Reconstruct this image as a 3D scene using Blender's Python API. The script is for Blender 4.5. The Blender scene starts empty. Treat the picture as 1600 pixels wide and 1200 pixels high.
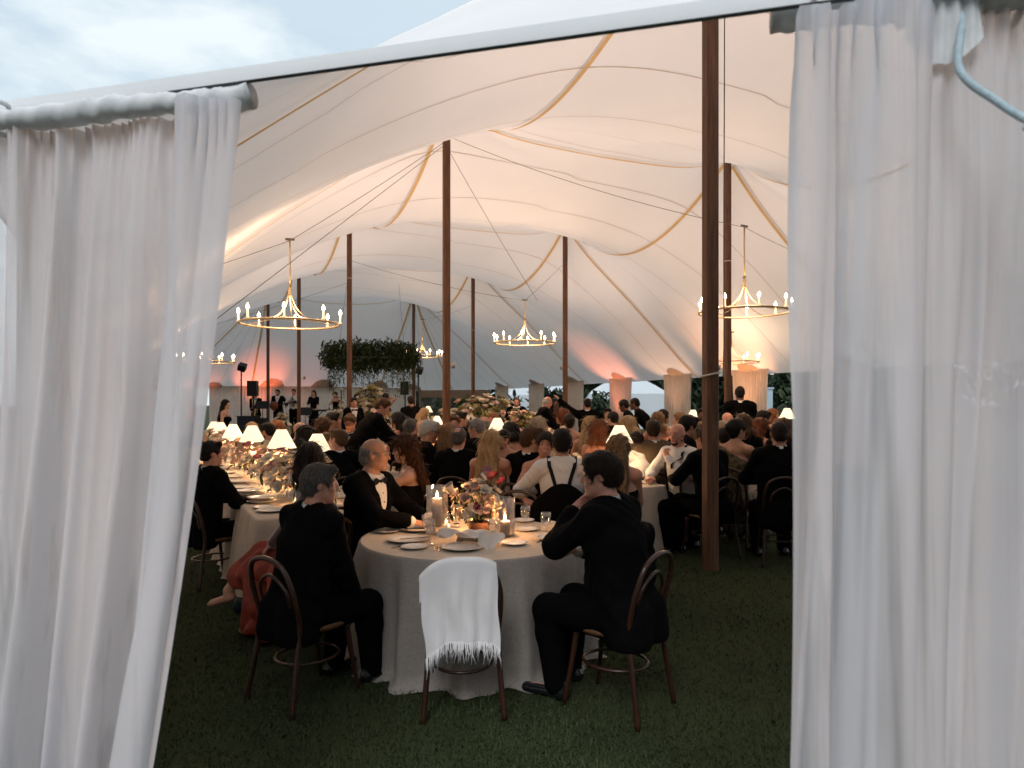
import bpy, bmesh, math, random
import numpy as np
from mathutils import Vector, Matrix
from mathutils.geometry import delaunay_2d_cdt
R = math.radians
random.seed(7); np.random.seed(7)
SC = bpy.context.scene
COL = SC.collection
# ------------------------------------------------------------------ camera
CAM_H, F, HZ = 1.68, 1100.0, 630.0          # eye height, focal length and horizon row in photo pixels
cam = bpy.data.cameras.new('camera'); camo = bpy.data.objects.new('camera', cam); COL.objects.link(camo)
camo.location = (0, 0, CAM_H); camo.rotation_euler = (R(90), 0, 0)
cam.sensor_width = 36; cam.lens = 36 * F / 1600; cam.shift_y = (HZ - 600) / 1600
cam.clip_start = 0.05; cam.clip_end = 2000
cam.dof.use_dof = True; cam.dof.focus_distance = 7.0; cam.dof.aperture_fstop = 3.2
SC.camera = camo
# ------------------------------------------------------------------ sky, sun, exposure
SUN_EL, SUN_ROT = R(46), R(192)
w = bpy.data.worlds.new('World'); SC.world = w; w.use_nodes = True
nt = w.node_tree; nt.nodes.clear()
def N(tree, kind, **kw):
    n = tree.nodes.new(kind)
    for k, v in kw.items(): setattr(n, k, v)
    return n
out = N(nt, 'ShaderNodeOutputWorld'); bg = N(nt, 'ShaderNodeBackground'); bg.inputs[1].default_value = 0.12
sky = N(nt, 'ShaderNodeTexSky', sky_type='NISHITA', sun_disc=False, sun_elevation=SUN_EL, sun_rotation=SUN_ROT)
tc = N(nt, 'ShaderNodeTexCoord'); mp = N(nt, 'ShaderNodeMapping'); mp.inputs['Scale'].default_value = (1.0, 1.0, 2.6)
nz = N(nt, 'ShaderNodeTexNoise'); nz.inputs['Scale'].default_value = 3.4; nz.inputs['Detail'].default_value = 9; nz.inputs['Roughness'].default_value = 0.58
cr = N(nt, 'ShaderNodeValToRGB'); cr.color_ramp.elements[0].position = 0.44; cr.color_ramp.elements[1].position = 0.60
nz2 = N(nt, 'ShaderNodeTexNoise'); nz2.inputs['Scale'].default_value = 2.2; nz2.inputs['Detail'].default_value = 6
cc = N(nt, 'ShaderNodeValToRGB')
cc.color_ramp.elements[0].position = 0.35; cc.color_ramp.elements[0].color = (3.1, 3.75, 4.2, 1)
cc.color_ramp.elements[1].position = 0.65; cc.color_ramp.elements[1].color = (3.6, 4.2, 4.6, 1)
cl = N(nt, 'ShaderNodeValToRGB')
cl.color_ramp.elements[0].color = (4.2, 4.7, 4.95, 1); cl.color_ramp.elements[1].color = (4.6, 5.0, 5.15, 1)
mx = N(nt, 'ShaderNodeMix', data_type='RGBA'); mx2 = N(nt, 'ShaderNodeMix', data_type='RGBA')
mx2.inputs[0].default_value = 0.88
L = nt.links.new
L(tc.outputs['Generated'], mp.inputs[0]); L(mp.outputs[0], nz.inputs['Vector']); L(mp.outputs[0], nz2.inputs['Vector'])
L(nz.outputs['Fac'], cr.inputs[0]); L(nz2.outputs['Fac'], cc.inputs[0]); L(nz2.outputs['Fac'], cl.inputs[0])
L(sky.outputs[0], mx2.inputs['A']); L(cc.outputs[0], mx2.inputs['B'])
L(mx2.outputs['Result'], mx.inputs['A']); L(cl.outputs[0], mx.inputs['B']); L(cr.outputs[0], mx.inputs['Factor'])
L(mx.outputs['Result'], bg.inputs[0]); L(bg.outputs[0], out.inputs[0])
sl = bpy.data.lights.new('sun', 'SUN'); sl.energy = 1.25; sl.angle = R(25); sl.color = (0.95, 0.97, 1.0)
so = bpy.data.objects.new('sun', sl); COL.objects.link(so)
so.rotation_euler = (R(90) - SUN_EL, 0, math.pi - SUN_ROT)   # low, behind the camera's left shoulder
SC.view_settings.view_transform = 'Standard'; SC.view_settings.look = 'None'
SC.view_settings.gamma = 1; SC.view_settings.use_curve_mapping = False
SC.view_settings.exposure = 0.75
SC.cycles.adaptive_threshold = 0.025
SC.cycles.use_denoising = True
SC.cycles.max_bounces = 7; SC.cycles.diffuse_bounces = 3; SC.cycles.glossy_bounces = 3
SC.cycles.transmission_bounces = 4; SC.cycles.transparent_max_bounces = 16
SC.cycles.sample_clamp_indirect = 4.0; SC.cycles.caustics_reflective = False; SC.cycles.caustics_refractive = False
# ------------------------------------------------------------------ helpers
def px(x, y, Y):
    """a photo pixel at depth Y metres as a point"""
    return Vector(((x - 800) / F * Y, Y, CAM_H - (y - HZ) / F * Y))
def gx(x, Y): return (x - 800) / F * Y
def tag(o, label=None, cat=None, group=None, kind=None):
    if label: o['label'] = label
    if cat: o['category'] = cat
    if group: o['group'] = group
    if kind: o['kind'] = kind
    return o
def empty(name, loc=(0, 0, 0), rz=0, parent=None):
    o = bpy.data.objects.new(name, None); COL.objects.link(o); o.location = loc; o.rotation_euler = (0, 0, rz)
    o.empty_display_size = 0.1
    if parent: o.parent = parent
    return o
def mesh(name, V, Fc, mat=None, smooth=True):
    me = bpy.data.meshes.new(name)
    if isinstance(V, np.ndarray): V = V.tolist()
    if isinstance(Fc, np.ndarray): Fc = Fc.tolist()
    me.from_pydata(V, [], Fc)
    if smooth: me.polygons.foreach_set('use_smooth', [True] * len(me.polygons))
    if mat: me.materials.append(mat)
    me.update()
    return me
def obj(name, me, parent=None, loc=None, rot=None, scale=None):
    o = bpy.data.objects.new(name, me); COL.objects.link(o)
    if parent: o.parent = parent
    if loc is not None: o.location = loc
    if rot is not None: o.rotation_euler = rot
    if scale is not None: o.scale = scale if hasattr(scale, '__len__') else (scale,) * 3
    return o
KIDS = {}
def copy_tree(o, parent=None):
    c = o.copy(); COL.objects.link(c); c.parent = parent
    for ch in o.children: copy_tree(ch, c)
    return c
class MB:
    """collects shapes into one mesh"""
    def __init__(s): s.V = []; s.F = []
    def add(s, V, Fc):
        n = len(s.V); s.V += [tuple(v) for v in V]; s.F += [tuple(i + n for i in f) for f in Fc]; return s
    def box(s, lo, hi):
        x0, y0, z0 = lo; x1, y1, z1 = hi
        return s.add([(x0,y0,z0),(x1,y0,z0),(x1,y1,z0),(x0,y1,z0),(x0,y0,z1),(x1,y0,z1),(x1,y1,z1),(x0,y1,z1)],
                     [(0,3,2,1),(4,5,6,7),(0,1,5,4),(1,2,6,5),(2,3,7,6),(3,0,4,7)])
    def tube(s, pts, r, n=8, cap=True, closed=False):
        pts = [Vector(p) for p in pts]; m = len(pts)
        rs = r if hasattr(r, '__len__') else [r] * m
        V = []; up = None
        for i, p in enumerate(pts):
            a = pts[(i - 1) % m] if (closed or i > 0) else p
            b = pts[(i + 1) % m] if (closed or i < m - 1) else p
            t = (b - a).normalized()
            if up is None:
                up = Vector((0, 0, 1)) if abs(t.z) < 0.9 else Vector((1, 0, 0))
            sd = t.cross(up).normalized(); up = sd.cross(t).normalized()
            for k in range(n):
                an = 2 * math.pi * k / n
                V.append(p + (sd * math.cos(an) + up * math.sin(an)) * rs[i])
        Fc = []
        for i in range(m if closed else m - 1):
            j = (i + 1) % m
            for k in range(n):
                Fc.append((i*n+k, i*n+(k+1) % n, j*n+(k+1) % n, j*n+k))
        if cap and not closed:
            Fc.append(tuple(range(n - 1, -1, -1))); Fc.append(tuple((m-1)*n + k for k in range(n)))
        return s.add(V, Fc)
    def lathe(s, prof, n=24, c=(0, 0, 0), cap=False):
        V = []; Fc = []; m = len(prof)
        for r, z in prof:
            for k in range(n):
                a = 2 * math.pi * k / n; V.append((c[0] + r * math.cos(a), c[1] + r * math.sin(a), c[2] + z))
        for i in range(m - 1):
            for k in range(n): Fc.append((i*n+k, i*n+(k+1) % n, (i+1)*n+(k+1) % n, (i+1)*n+k))
        if cap: Fc.append(tuple(range(n-1, -1, -1))); Fc.append(tuple((m-1)*n+k for k in range(n)))
        return s.add(V, Fc)
    def me(s, name, mat=None, smooth=True): return mesh(name, s.V, s.F, mat, smooth)
    def build(s, name, mat=None, parent=None, smooth=True, **kw): return obj(name, s.me(name, mat, smooth), parent, **kw)
def sag(a, b, s, n=16):
    a = Vector(a); b = Vector(b)
    return [a.lerp(b, i / n) - Vector((0, 0, s * 4 * (i / n) * (1 - i / n))) for i in range(n + 1)]
def catmull(P, n=6, closed=False):
    P = [Vector(p) for p in P]; m = len(P); o = []
    for i in range(m if closed else m - 1):
        g = lambda k: P[k % m] if closed else P[max(0, min(m - 1, k))]
        a, b, c, d = g(i-1), g(i), g(i+1), g(i+2)
        for k in range(n):
            t = k / n
            o.append(0.5 * ((2*b) + (c-a)*t + (2*a-5*b+4*c-d)*t*t + (3*b-a-3*c+d)*t*t*t))
    if not closed: o.append(P[-1])
    return o
# ------------------------------------------------------------------ materials
MATS = {}
def mat(name, col, rough=0.7, var=0.12, scale=30, bump=0.0, bscale=200, spec=0.3, metal=0.0, sheen=0.0, emit=None, estr=0.0, stretch=None, col2=None):
    if name in MATS: return MATS[name]
    m = bpy.data.materials.new(name); m.use_nodes = True; t = m.node_tree
    p = t.nodes['Principled BSDF']
    p.inputs['Roughness'].default_value = rough; p.inputs['Specular IOR Level'].default_value = spec; p.inputs['Metallic'].default_value = metal
    if sheen: p.inputs['Sheen Weight'].default_value = sheen
    tcn = N(t, 'ShaderNodeTexCoord'); mpn = N(t, 'ShaderNodeMapping')
    if stretch: mpn.inputs['Scale'].default_value = stretch
    t.links.new(tcn.outputs['Object'], mpn.inputs[0])
    if var > 0 or col2:
        n1 = N(t, 'ShaderNodeTexNoise'); n1.inputs['Scale'].default_value = scale; n1.inputs['Detail'].default_value = 4
        t.links.new(mpn.outputs[0], n1.inputs['Vector'])
        r = N(t, 'ShaderNodeValToRGB'); r.color_ramp.elements[0].position = 0.3; r.color_ramp.elements[1].position = 0.7
        c2 = col2 or tuple(min(1, c * (1 + var)) for c in col)
        r.color_ramp.elements[0].color = (*[c * (1 - var) for c in col], 1); r.color_ramp.elements[1].color = (*c2, 1)
        t.links.new(n1.outputs['Fac'], r.inputs[0]); t.links.new(r.outputs[0], p.inputs['Base Color'])
    else: p.inputs['Base Color'].default_value = (*col, 1)
    if bump:
        n2 = N(t, 'ShaderNodeTexNoise'); n2.inputs['Scale'].default_value = bscale; n2.inputs['Detail'].default_value = 3
        t.links.new(mpn.outputs[0], n2.inputs['Vector'])
        b = N(t, 'ShaderNodeBump'); b.inputs['Strength'].default_value = bump; b.inputs['Distance'].default_value = 0.01
        t.links.new(n2.outputs['Fac'], b.inputs['Height']); t.links.new(b.outputs[0], p.inputs['Normal'])
    if emit:
        p.inputs['Emission Color'].default_value = (*emit, 1); p.inputs['Emission Strength'].default_value = estr
    MATS[name] = m; return m
def cloth_mat(name, col, trans=0.4, clear=0.0, var=0.05, bscale=350, scale=3, tcol=None):
    """thin woven fabric: diffuse + light coming through, optionally sheer"""
    if name in MATS: return MATS[name]
    m = bpy.data.materials.new(name); m.use_nodes = True; t = m.node_tree; t.nodes.clear()
    o = N(t, 'ShaderNodeOutputMaterial'); d = N(t, 'ShaderNodeBsdfDiffuse'); tr = N(t, 'ShaderNodeBsdfTranslucent'); mxs = N(t, 'ShaderNodeMixShader')
    tcn = N(t, 'ShaderNodeTexCoord'); n1 = N(t, 'ShaderNodeTexNoise'); n1.inputs['Scale'].default_value = scale; n1.inputs['Detail'].default_value = 5
    r = N(t, 'ShaderNodeValToRGB'); r.color_ramp.elements[0].position = 0.3; r.color_ramp.elements[1].position = 0.7
    r.color_ramp.elements[0].color = (*[c * (1 - var) for c in col], 1); r.color_ramp.elements[1].color = (*[min(1, c * (1 + var)) for c in col], 1)
    t.links.new(tcn.outputs['Object'], n1.inputs['Vector']); t.links.new(n1.outputs['Fac'], r.inputs[0])
    t.links.new(r.outputs[0], d.inputs[0])
    if tcol: tr.inputs[0].default_value = (*tcol, 1)
    else: t.links.new(r.outputs[0], tr.inputs[0])
    n2 = N(t, 'ShaderNodeTexNoise'); n2.inputs['Scale'].default_value = bscale; t.links.new(tcn.outputs['Object'], n2.inputs['Vector'])
    b = N(t, 'ShaderNodeBump'); b.inputs['Strength'].default_value = 0.15; b.inputs['Distance'].default_value = 0.004
    t.links.new(n2.outputs['Fac'], b.inputs['Height']); t.links.new(b.outputs[0], d.inputs['Normal'])
    mxs.inputs[0].default_value = trans
    t.links.new(d.outputs[0], mxs.inputs[1]); t.links.new(tr.outputs[0], mxs.inputs[2])
    last = mxs
    if clear > 0:
        tp = N(t, 'ShaderNodeBsdfTransparent'); m2 = N(t, 'ShaderNodeMixShader'); m2.inputs[0].default_value = clear
        t.links.new(last.outputs[0], m2.inputs[1]); t.links.new(tp.outputs[0], m2.inputs[2]); last = m2
    t.links.new(last.outputs[0], o.inputs[0])
    MATS[name] = m; return m
def glass_mat(name='clear_glass', tint=(0.97, 0.97, 0.97), base=0.09):
    if name in MATS: return MATS[name]
    m = bpy.data.materials.new(name); m.use_nodes = True; t = m.node_tree; t.nodes.clear()
    o = N(t, 'ShaderNodeOutputMaterial'); tp = N(t, 'ShaderNodeBsdfTransparent'); g = N(t, 'ShaderNodeBsdfGlossy'); mxs = N(t, 'ShaderNodeMixShader')
    tp.inputs[0].default_value = (*tint, 1); g.inputs['Roughness'].default_value = 0.06
    lw = N(t, 'ShaderNodeLayerWeight'); lw.inputs[0].default_value = 0.35
    mm = N(t, 'ShaderNodeMath', operation='MULTIPLY_ADD'); mm.inputs[1].default_value = 0.5; mm.inputs[2].default_value = base
    t.links.new(lw.outputs['Facing'], mm.inputs[0]); t.links.new(mm.outputs[0], mxs.inputs[0])
    t.links.new(tp.outputs[0], mxs.inputs[1]); t.links.new(g.outputs[0], mxs.inputs[2]); t.links.new(mxs.outputs[0], o.inputs[0])
    MATS[name] = m; return m
def emit_mat(name, col, s):
    if name in MATS: return MATS[name]
    m = bpy.data.materials.new(name); m.use_nodes = True; t = m.node_tree; t.nodes.clear()
    o = N(t, 'ShaderNodeOutputMaterial'); e = N(t, 'ShaderNodeEmission'); e.inputs[0].default_value = (*col, 1); e.inputs[1].default_value = s
    t.links.new(e.outputs[0], o.inputs[0]); MATS[name] = m; return m
WARM = (1.0, 0.60, 0.34)
def lamp_light(name, loc, power, radius, parent=None, col=WARM, kind='POINT', rot=None, cone=None, blend=0.6):
    l = bpy.data.lights.new(name, kind); l.energy = power; l.color = col; l.shadow_soft_size = radius
    if cone: l.spot_size = R(cone); l.spot_blend = blend
    o = bpy.data.objects.new(name, l); COL.objects.link(o); o.location = loc
    if rot: o.rotation_euler = rot
    if parent: o.parent = parent
    return o
# ------------------------------------------------------------------ tent frame: u runs down the tent, v across it
UU = Vector((-0.468, 0.884)); VV = Vector((0.884, 0.468)); A1 = Vector((2.0, 7.1))
def W(u, v): return A1 + UU * u + VV * v
def UV(x, y):
    d = Vector((x, y)) - A1; return d.dot(UU), d.dot(VV)
POLES = [(6.9 * k, 0.0) for k in range(5)] + [(6.9 * k - 0.4, 6.72) for k in range(0, 5)]
EAVE = [(-5.5, -2.1), (-2.1, -5.75), (29.7, -5.75), (33.1, -2.1), (33.1, 8.9), (29.7, 12.3), (-2.1, 12.3), (-5.5, 8.9)]
def edge_dist(u, v):
    """distance inside the eave polygon, corners rounded"""
    D = []
    for i in range(len(EAVE)):
        (a, b), (c, d) = EAVE[i], EAVE[(i + 1) % len(EAVE)]
        ex, ey = c - a, d - b; ln = math.hypot(ex, ey)
        D.append((-(ey) * (np.asarray(u) - a) + ex * (np.asarray(v) - b)) / ln)
    D = np.array(D)
    if D.mean() < 0: D = -D
    m = D.min(axis=0); k = 0.55
    sm = -k * np.log(np.exp(-(D - m) / k).sum(axis=0)) + m
    tt = np.clip(m / 1.2, 0, 1)
    return m * (1 - tt) + np.maximum(sm, 0) * tt, m
PEAK, RIDGE = 1.15, 0.55
def canopy(u, v):
    u = np.asarray(u, float); v = np.asarray(v, float)
    d, m = edge_dist(u, v)
    eh = 2.70 - 0.28 * np.clip(u / 33, 0, 1)
    t = np.clip(d / 8.8, 0, 1)
    z = eh + (6.5 - eh) * (1 - (1 - t) ** 2.1) * (1 - 0.55 * np.exp(-d / 1.2))
    inner = np.clip(d / 5.0, 0, 1)
    inner = inner * inner * (3 - 2 * inner)
    uu = np.where(np.abs(v) < 3.36, u, u + 0.4)
    end = np.clip((u + 3) / 3, 0, 1) * np.clip((31 - u) / 3, 0, 1)
    z = z + RIDGE * inner * end * (np.cos(2 * math.pi * uu / 6.9))*0.5
    for pu, pv in POLES:
        r = np.hypot(u - pu, v - pv)
        z = z + PEAK * np.exp(-(np.sqrt(r * r + 0.05)) / 0.95)
    return z
def cz(u, v): return float(canopy(np.array([u]), np.array([v]))[0])
M_wood = mat('varnished_pole_wood', (0.115, 0.052, 0.027), 0.6, 0.35, 6, 0.25, 60, spec=0.35, stretch=(6, 6, 0.5))
M_roof = cloth_mat('white_sailcloth', (0.80, 0.80, 0.80), 0.22, 0.0, 0.03, 90, 0.6)
M_web = cloth_mat('tan_webbing', (0.72, 0.52, 0.27), 0.40, 0.0, 0.06)
M_seam = cloth_mat('seam_tape', (0.56, 0.45, 0.35), 0.3)
M_rope = mat('steel_cable', (0.10, 0.095, 0.09), 0.5, 0.1)
# ------------------------------------------------------------------ ground
M_grass = bpy.data.materials.new('mown_lawn'); M_grass.use_nodes = True
t = M_grass.node_tree; p = t.nodes['Principled BSDF']; p.inputs['Roughness'].default_value = 0.9; p.inputs['Specular IOR Level'].default_value = 0.1
tcn = N(t, 'ShaderNodeTexCoord'); n1 = N(t, 'ShaderNodeTexNoise'); n1.inputs['Scale'].default_value = 1.1; n1.inputs['Detail'].default_value = 8
n2 = N(t, 'ShaderNodeTexNoise'); n2.inputs['Scale'].default_value = 70; n2.inputs['Detail'].default_value = 4
r1 = N(t, 'ShaderNodeValToRGB'); r1.color_ramp.elements[0].color = (0.015, 0.022, 0.009, 1); r1.color_ramp.elements[1].color = (0.048, 0.059, 0.024, 1)
r1.color_ramp.elements[0].position = 0.3; r1.color_ramp.elements[1].position = 0.72
ad = N(t, 'ShaderNodeMath', operation='MULTIPLY_ADD'); ad.inputs[1].default_value = 0.55
t.links.new(tcn.outputs['Object'], n1.inputs['Vector']); t.links.new(tcn.outputs['Object'], n2.inputs['Vector'])
t.links.new(n2.outputs['Fac'], ad.inputs[0])
m5 = N(t, 'ShaderNodeMath', operation='MULTIPLY'); m5.inputs[1].default_value = 0.45; t.links.new(n1.outputs['Fac'], m5.inputs[0]); t.links.new(m5.outputs[0], ad.inputs[2])
t.links.new(ad.outputs[0], r1.inputs[0]); t.links.new(r1.outputs[0], p.inputs['Base Color'])
bm_ = N(t, 'ShaderNodeBump'); bm_.inputs['Strength'].default_value = 0.9; bm_.inputs['Distance'].default_value = 0.02
t.links.new(n2.outputs['Fac'], bm_.inputs['Height']); t.links.new(bm_.outputs[0], p.inputs['Normal'])
g = MB().add([(-400, -300, 0), (400, -300, 0), (400, 500, 0), (-400, 500, 0)], [(0, 1, 2, 3)]).build('ground', M_grass)
tag(g, 'dark mown lawn under and around the tent', 'lawn', kind='structure')
# blades of the near lawn
rs = np.random.RandomState(3)
nb = 130000
Y = 2.6 + 8.5 * rs.rand(nb) ** 1.7; X = (rs.rand(nb) - 0.5) * 2 * 0.78 * (Y + 0.6)
hh = 0.012 + 0.016 * rs.rand(nb); an = rs.rand(nb) * 6.283; ln = 0.012 + 0.02 * rs.rand(nb); ww = 0.0022 + 0.0016 * rs.rand(nb) + Y * 0.0002
dx, dy = np.cos(an), np.sin(an)
V = np.zeros((nb, 3, 3)); V[:, 0] = np.stack([X - dy * ww, Y + dx * ww, 0 * X], 1); V[:, 1] = np.stack([X + dy * ww, Y - dx * ww, 0 * X], 1)
V[:, 2] = np.stack([X + dx * ln, Y + dy * ln, hh], 1)
M_blade = mat('grass_blade', (0.034, 0.046, 0.018), 0.8, 0.5, 0.9, spec=0.2)
o = obj('grass', mesh('grass', V.reshape(-1, 3), np.arange(nb * 3).reshape(-1, 3), M_blade, False))
tag(o, 'short dark green grass blades of the lawn in front', 'grass', kind='stuff')
# ------------------------------------------------------------------ the tent
tent = empty('sailcloth_tent', (*W(14, 3.3), 0)); T0 = tent.location.copy()
tag(tent, 'large white sailcloth tent on tall wooden poles over the lawn', 'tent')
def tchild(name, mb, m, smooth=True):
    o = mb.build(name, m, None, smooth); o.parent = tent; o.location = -T0; return o
st = 0.36
us = np.arange(-5.5, 33.2, st); vs = np.arange(-5.75, 12.4, st)
gu, gv = np.meshgrid(us, vs, indexing='ij'); gu = gu.ravel(); gv = gv.ravel()
_, dm = edge_dist(gu, gv); k = dm > 0.16
pts = list(zip(gu[k], gv[k]))
for pu, pv in POLES:
    for rr, nn in ((0, 1), (0.12, 6), (0.25, 10), (0.5, 14)):
        for q in range(nn): pts.append((pu + rr * math.cos(6.283 * q / nn) + 0.01, pv + rr * math.sin(6.283 * q / nn) + 0.013))
rim = []
for i in range(len(EAVE)):
    a, b = Vector(EAVE[i]), Vector(EAVE[(i + 1) % len(EAVE)]); m_ = max(2, int((b - a).length / 0.3))
    for q in range(m_): rim.append(a.lerp(b, q / m_))
nb0 = len(pts); allp = [Vector(p_) for p_ in pts] + rim
res = delaunay_2d_cdt(allp, [(nb0 + i, nb0 + (i + 1) % len(rim)) for i in range(len(rim))], [], 1, 1e-4)
P2 = np.array([[q.x, q.y] for q in res[0]]); Z = canopy(P2[:, 0], P2[:, 1])
V3 = [(*W(a, b), z) for (a, b), z in zip(P2, Z)]
mb = MB(); mb.V = V3; mb.F = [tuple(f) for f in res[2]]
roof = tchild('canopy', mb, M_roof)
def ribbon(path_uv, wd, off=0.012, zf=None):
    """flat strip lying under the canopy along (u, v) points"""
    mb = MB(); P = []
    for i, (u, v) in enumerate(path_uv):
        a = path_uv[max(0, i - 1)]; b = path_uv[min(len(path_uv) - 1, i + 1)]
        tx, ty = b[0] - a[0], b[1] - a[1]; l = math.hypot(tx, ty) or 1
        nx, ny = -ty / l * wd / 2, tx / l * wd / 2
        for s in (1, -1):
            uu_, vv_ = u + nx * s, v + ny * s
            P.append((*W(uu_, vv_), cz(uu_, vv_) - off))
    mb.add(P, [(2*i, 2*i+1, 2*i+3, 2*i+2) for i in range(len(path_uv) - 1)]); return mb
def line_uv(a, b, n=40): return [(a[0] + (b[0]-a[0]) * i / n, a[1] + (b[1]-a[1]) * i / n) for i in range(n + 1)]
# webbing: along both pole rows, and from every pole out to the eave
for v0, off in ((0.0, 0.0), (6.72, -0.4)):
    for k in range(4):
        tchild('webbing', ribbon(line_uv((6.9*k + off + 0.1, v0), (6.9*(k+1) + off - 0.1, v0)), 0.08, 0.05), M_web)
for k in range(5):
    tchild('webbing', ribbon(line_uv((6.9*k - 0.4, 6.85), (6.9*k - 0.4, 12.2)), 0.08, 0.05), M_web)
    tchild('webbing', ribbon(line_uv((6.9*k, -0.15), (6.9*k, -5.6)), 0.09, 0.05), M_web)
    tchild('webbing', ribbon(line_uv((6.9*k, 0.2), (6.9*k - 0.4, 6.5)), 0.06, 0.05), M_web)
for a, b in (((27.6, 0), (32.9, 0)), ((27.2, 6.72), (32.9, 6.72)), ((27.6, 0), (31.3, -3.8)), ((27.2, 6.72), (31.3, 10.5)), ):
    tchild('webbing', ribbon(line_uv(a, b), 0.09, 0.05), M_web)
# seams of the panels: across the body of the roof, fanned over the far end
for k in range(19):
    u0 = 0.9 + 1.38 * k
    tchild('seam', ribbon(line_uv((u0, -5.7), (u0, 12.2), 60), 0.014), M_seam)
for cu, cv, lo, hi in ((27.6, 0, 100, 0), (27.2, 6.72, 0, 80)):
    for k in range(9):
        a = R((-95 + 11 * k) if cv == 0 else (6 + 10.5 * k)); q = 0
        while edge_dist(cu + math.cos(a) * q, cv + math.sin(a) * q)[1] > 0.05 and q < 12: q += 0.1
        tchild('seam', ribbon(line_uv((cu + math.cos(a) * 0.3, cv + math.sin(a) * 0.3), (cu + math.cos(a) * q, cv + math.sin(a) * q)), 0.014), M_seam)
for k in range(7):
    a = R(185 + 12 * k); q = 0
    while edge_dist(math.cos(a) * q, math.sin(a) * q)[1] > 0.05 and q < 9: q += 0.1
    tchild('seam', ribbon(line_uv((math.cos(a) * 0.3, math.sin(a) * 0.3), (math.cos(a) * q, math.sin(a) * q)), 0.014), M_seam)
# hem and rope round the eave
M_hem = mat('grey_eave_hem', (0.12, 0.13, 0.135), 0.7, 0.15, 20)
hp = [(*W(q.x, q.y), cz(q.x, q.y) - 0.012) for q in rim]
tchild('eave_hem', MB().tube(hp, 0.0065, 6, closed=True), M_hem)
mb = MB(); cen = W(14, 3.3)                       # pale turned hem, lying just outside and above the edge cord
Vh = []
for q in hp:
    o_ = (Vector((q[0], q[1])) - cen).normalized() * 0.012
    Vh += [(q[0] + o_.x, q[1] + o_.y, q[2] - 0.002), (q[0] + o_.x * 0.6, q[1] + o_.y * 0.6, q[2] + 0.045)]
nH = len(hp); mb.add(Vh, [(2*i, 2*((i+1) % nH), 2*((i+1) % nH)+1, 2*i+1) for i in range(nH)])
tchild('turned_hem', mb, M_roof)
# poles
def pole(u, v, r, label, cut=None):
    x, y = W(u, v); h = cz(u, v) - 0.02
    e = empty('tent_pole', (x, y, 0)); tag(e, label, 'pole', 'wooden poles holding up the tent roof')
    n = 4; mb = MB()
    # squared timber with chamfered corners
    a = r; c = r * 0.28; sec = [(a, -a+c), (a, a-c), (a-c, a), (-a+c, a), (-a, a-c), (-a, -a+c), (-a+c, -a), (a-c, -a)]
    zs = [0, 0.6, 1.8, 3.2, 4.6, h]
    Vv = [(q[0], q[1], z) for z in zs for q in sec]
    Fc = [(i*8+k2, i*8+(k2+1) % 8, (i+1)*8+(k2+1) % 8, (i+1)*8+k2) for i in range(len(zs)-1) for k2 in range(8)]
    Fc.append(tuple(len(Vv) - 8 + k2 for k2 in range(8)))
    mb.add(Vv, Fc); s = mb.build('shaft', M_wood, e, False); s.rotation_euler = (0, 0, 0.3)
    return e, h
pl = ['thickest dark wooden tent pole standing on the lawn at right', 'tall brown tent pole rising behind the round table', 'brown tent pole beside the bending man in black',
      'slender brown tent pole behind the lit table lamps', 'slender tent pole behind the left chandelier, by the loudspeaker',
      'tent pole standing off to the right of the opening', 'tent pole behind the thickest pole, beside the standing man', 'tent pole behind the guest with one arm raised',
      'tent pole rising behind the big flower mound', 'tent pole farthest back, beside the right loudspeaker']
M_lamp = mat('fixture_metal', (0.35, 0.33, 0.3), 0.4, 0.05, metal=0.8)
M_cord = mat('white_cord', (0.6, 0.55, 0.5), 0.8, 0.1)
for i, (u, v) in enumerate(POLES):
    e, h = pole(u, v, 0.066, pl[i])
    if i == 0:
        MB().tube([(0.14, -0.02, h - 0.6), (0.13, -0.02, 3.2), (0.135, -0.01, 2.25), (0.12, -0.03, 2.0), (0.1, -0.1, 1.95)], 0.006, 6).build('cable', M_rope, e)
        MB().tube([(0.092*math.cos(a), 0.092*math.sin(a), 1.97 + 0.02*math.cos(a)) for a in [6.283*q/14 for q in range(14)]], 0.011, 6, closed=True).build('tie_cord', M_cord, e)
        bolt = MB().lathe([(0.0, 0.012), (0.008, 0.012), (0.01, 0.0)], 8).build('bolt', M_rope, e); bolt.location = (-0.02, -0.075, 1.03); bolt.rotation_euler = (R(90), 0, 0)
    if i in (2, 6, 8):
        zc = {1: 5.2, 2: 5.1, 6: 4.9, 7: 5.1, 8: 4.6}[i]
        MB().tube([(0.086*math.cos(a), 0.086*math.sin(a), zc) for a in [6.283*q/12 for q in range(12)]], 0.008, 5, closed=True).build('tie_cord', M_cord, e)
# small uplighters clamped to poles
def uplight(i, zc, side, power, label):
    u, v = POLES[i]; x, y = W(u, v)
    e = empty('pole_uplighter', (x + 0.10 * side, y + 0.34, zc)); tag(e, label, 'light', 'small uplighters clamped to the poles')
    MB().tube([(0, 0, -0.05), (0, 0, 0.06)], [0.03, 0.045], 10).build('housing', M_lamp, e)
    MB().tube([(-0.10 * side, -0.28, -0.03), (0, 0, -0.03)], 0.008, 6).build('bracket', M_lamp, e)
    lamp_light('uplighter_beam', (0, 0, 0.10), power, 0.06, e, (1.0, 0.69, 0.53), 'SPOT', (math.pi, 0, 0), 165, 1.0)
UP = 205
uplight(0, 2.35, 1, UP * 1.15, 'small uplighter clamped high on the thickest wooden pole')
uplight(1, 2.4, 1, UP * 1.15, 'small uplighter clamped on the tall pole behind the round table')
uplight(6, 2.5, -1, UP * 0.6, 'small uplighter on the pole beside the standing man')
uplight(2, 2.5, -1, UP * 0.8, 'small uplighter on the pole beside the bending man in black')
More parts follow.
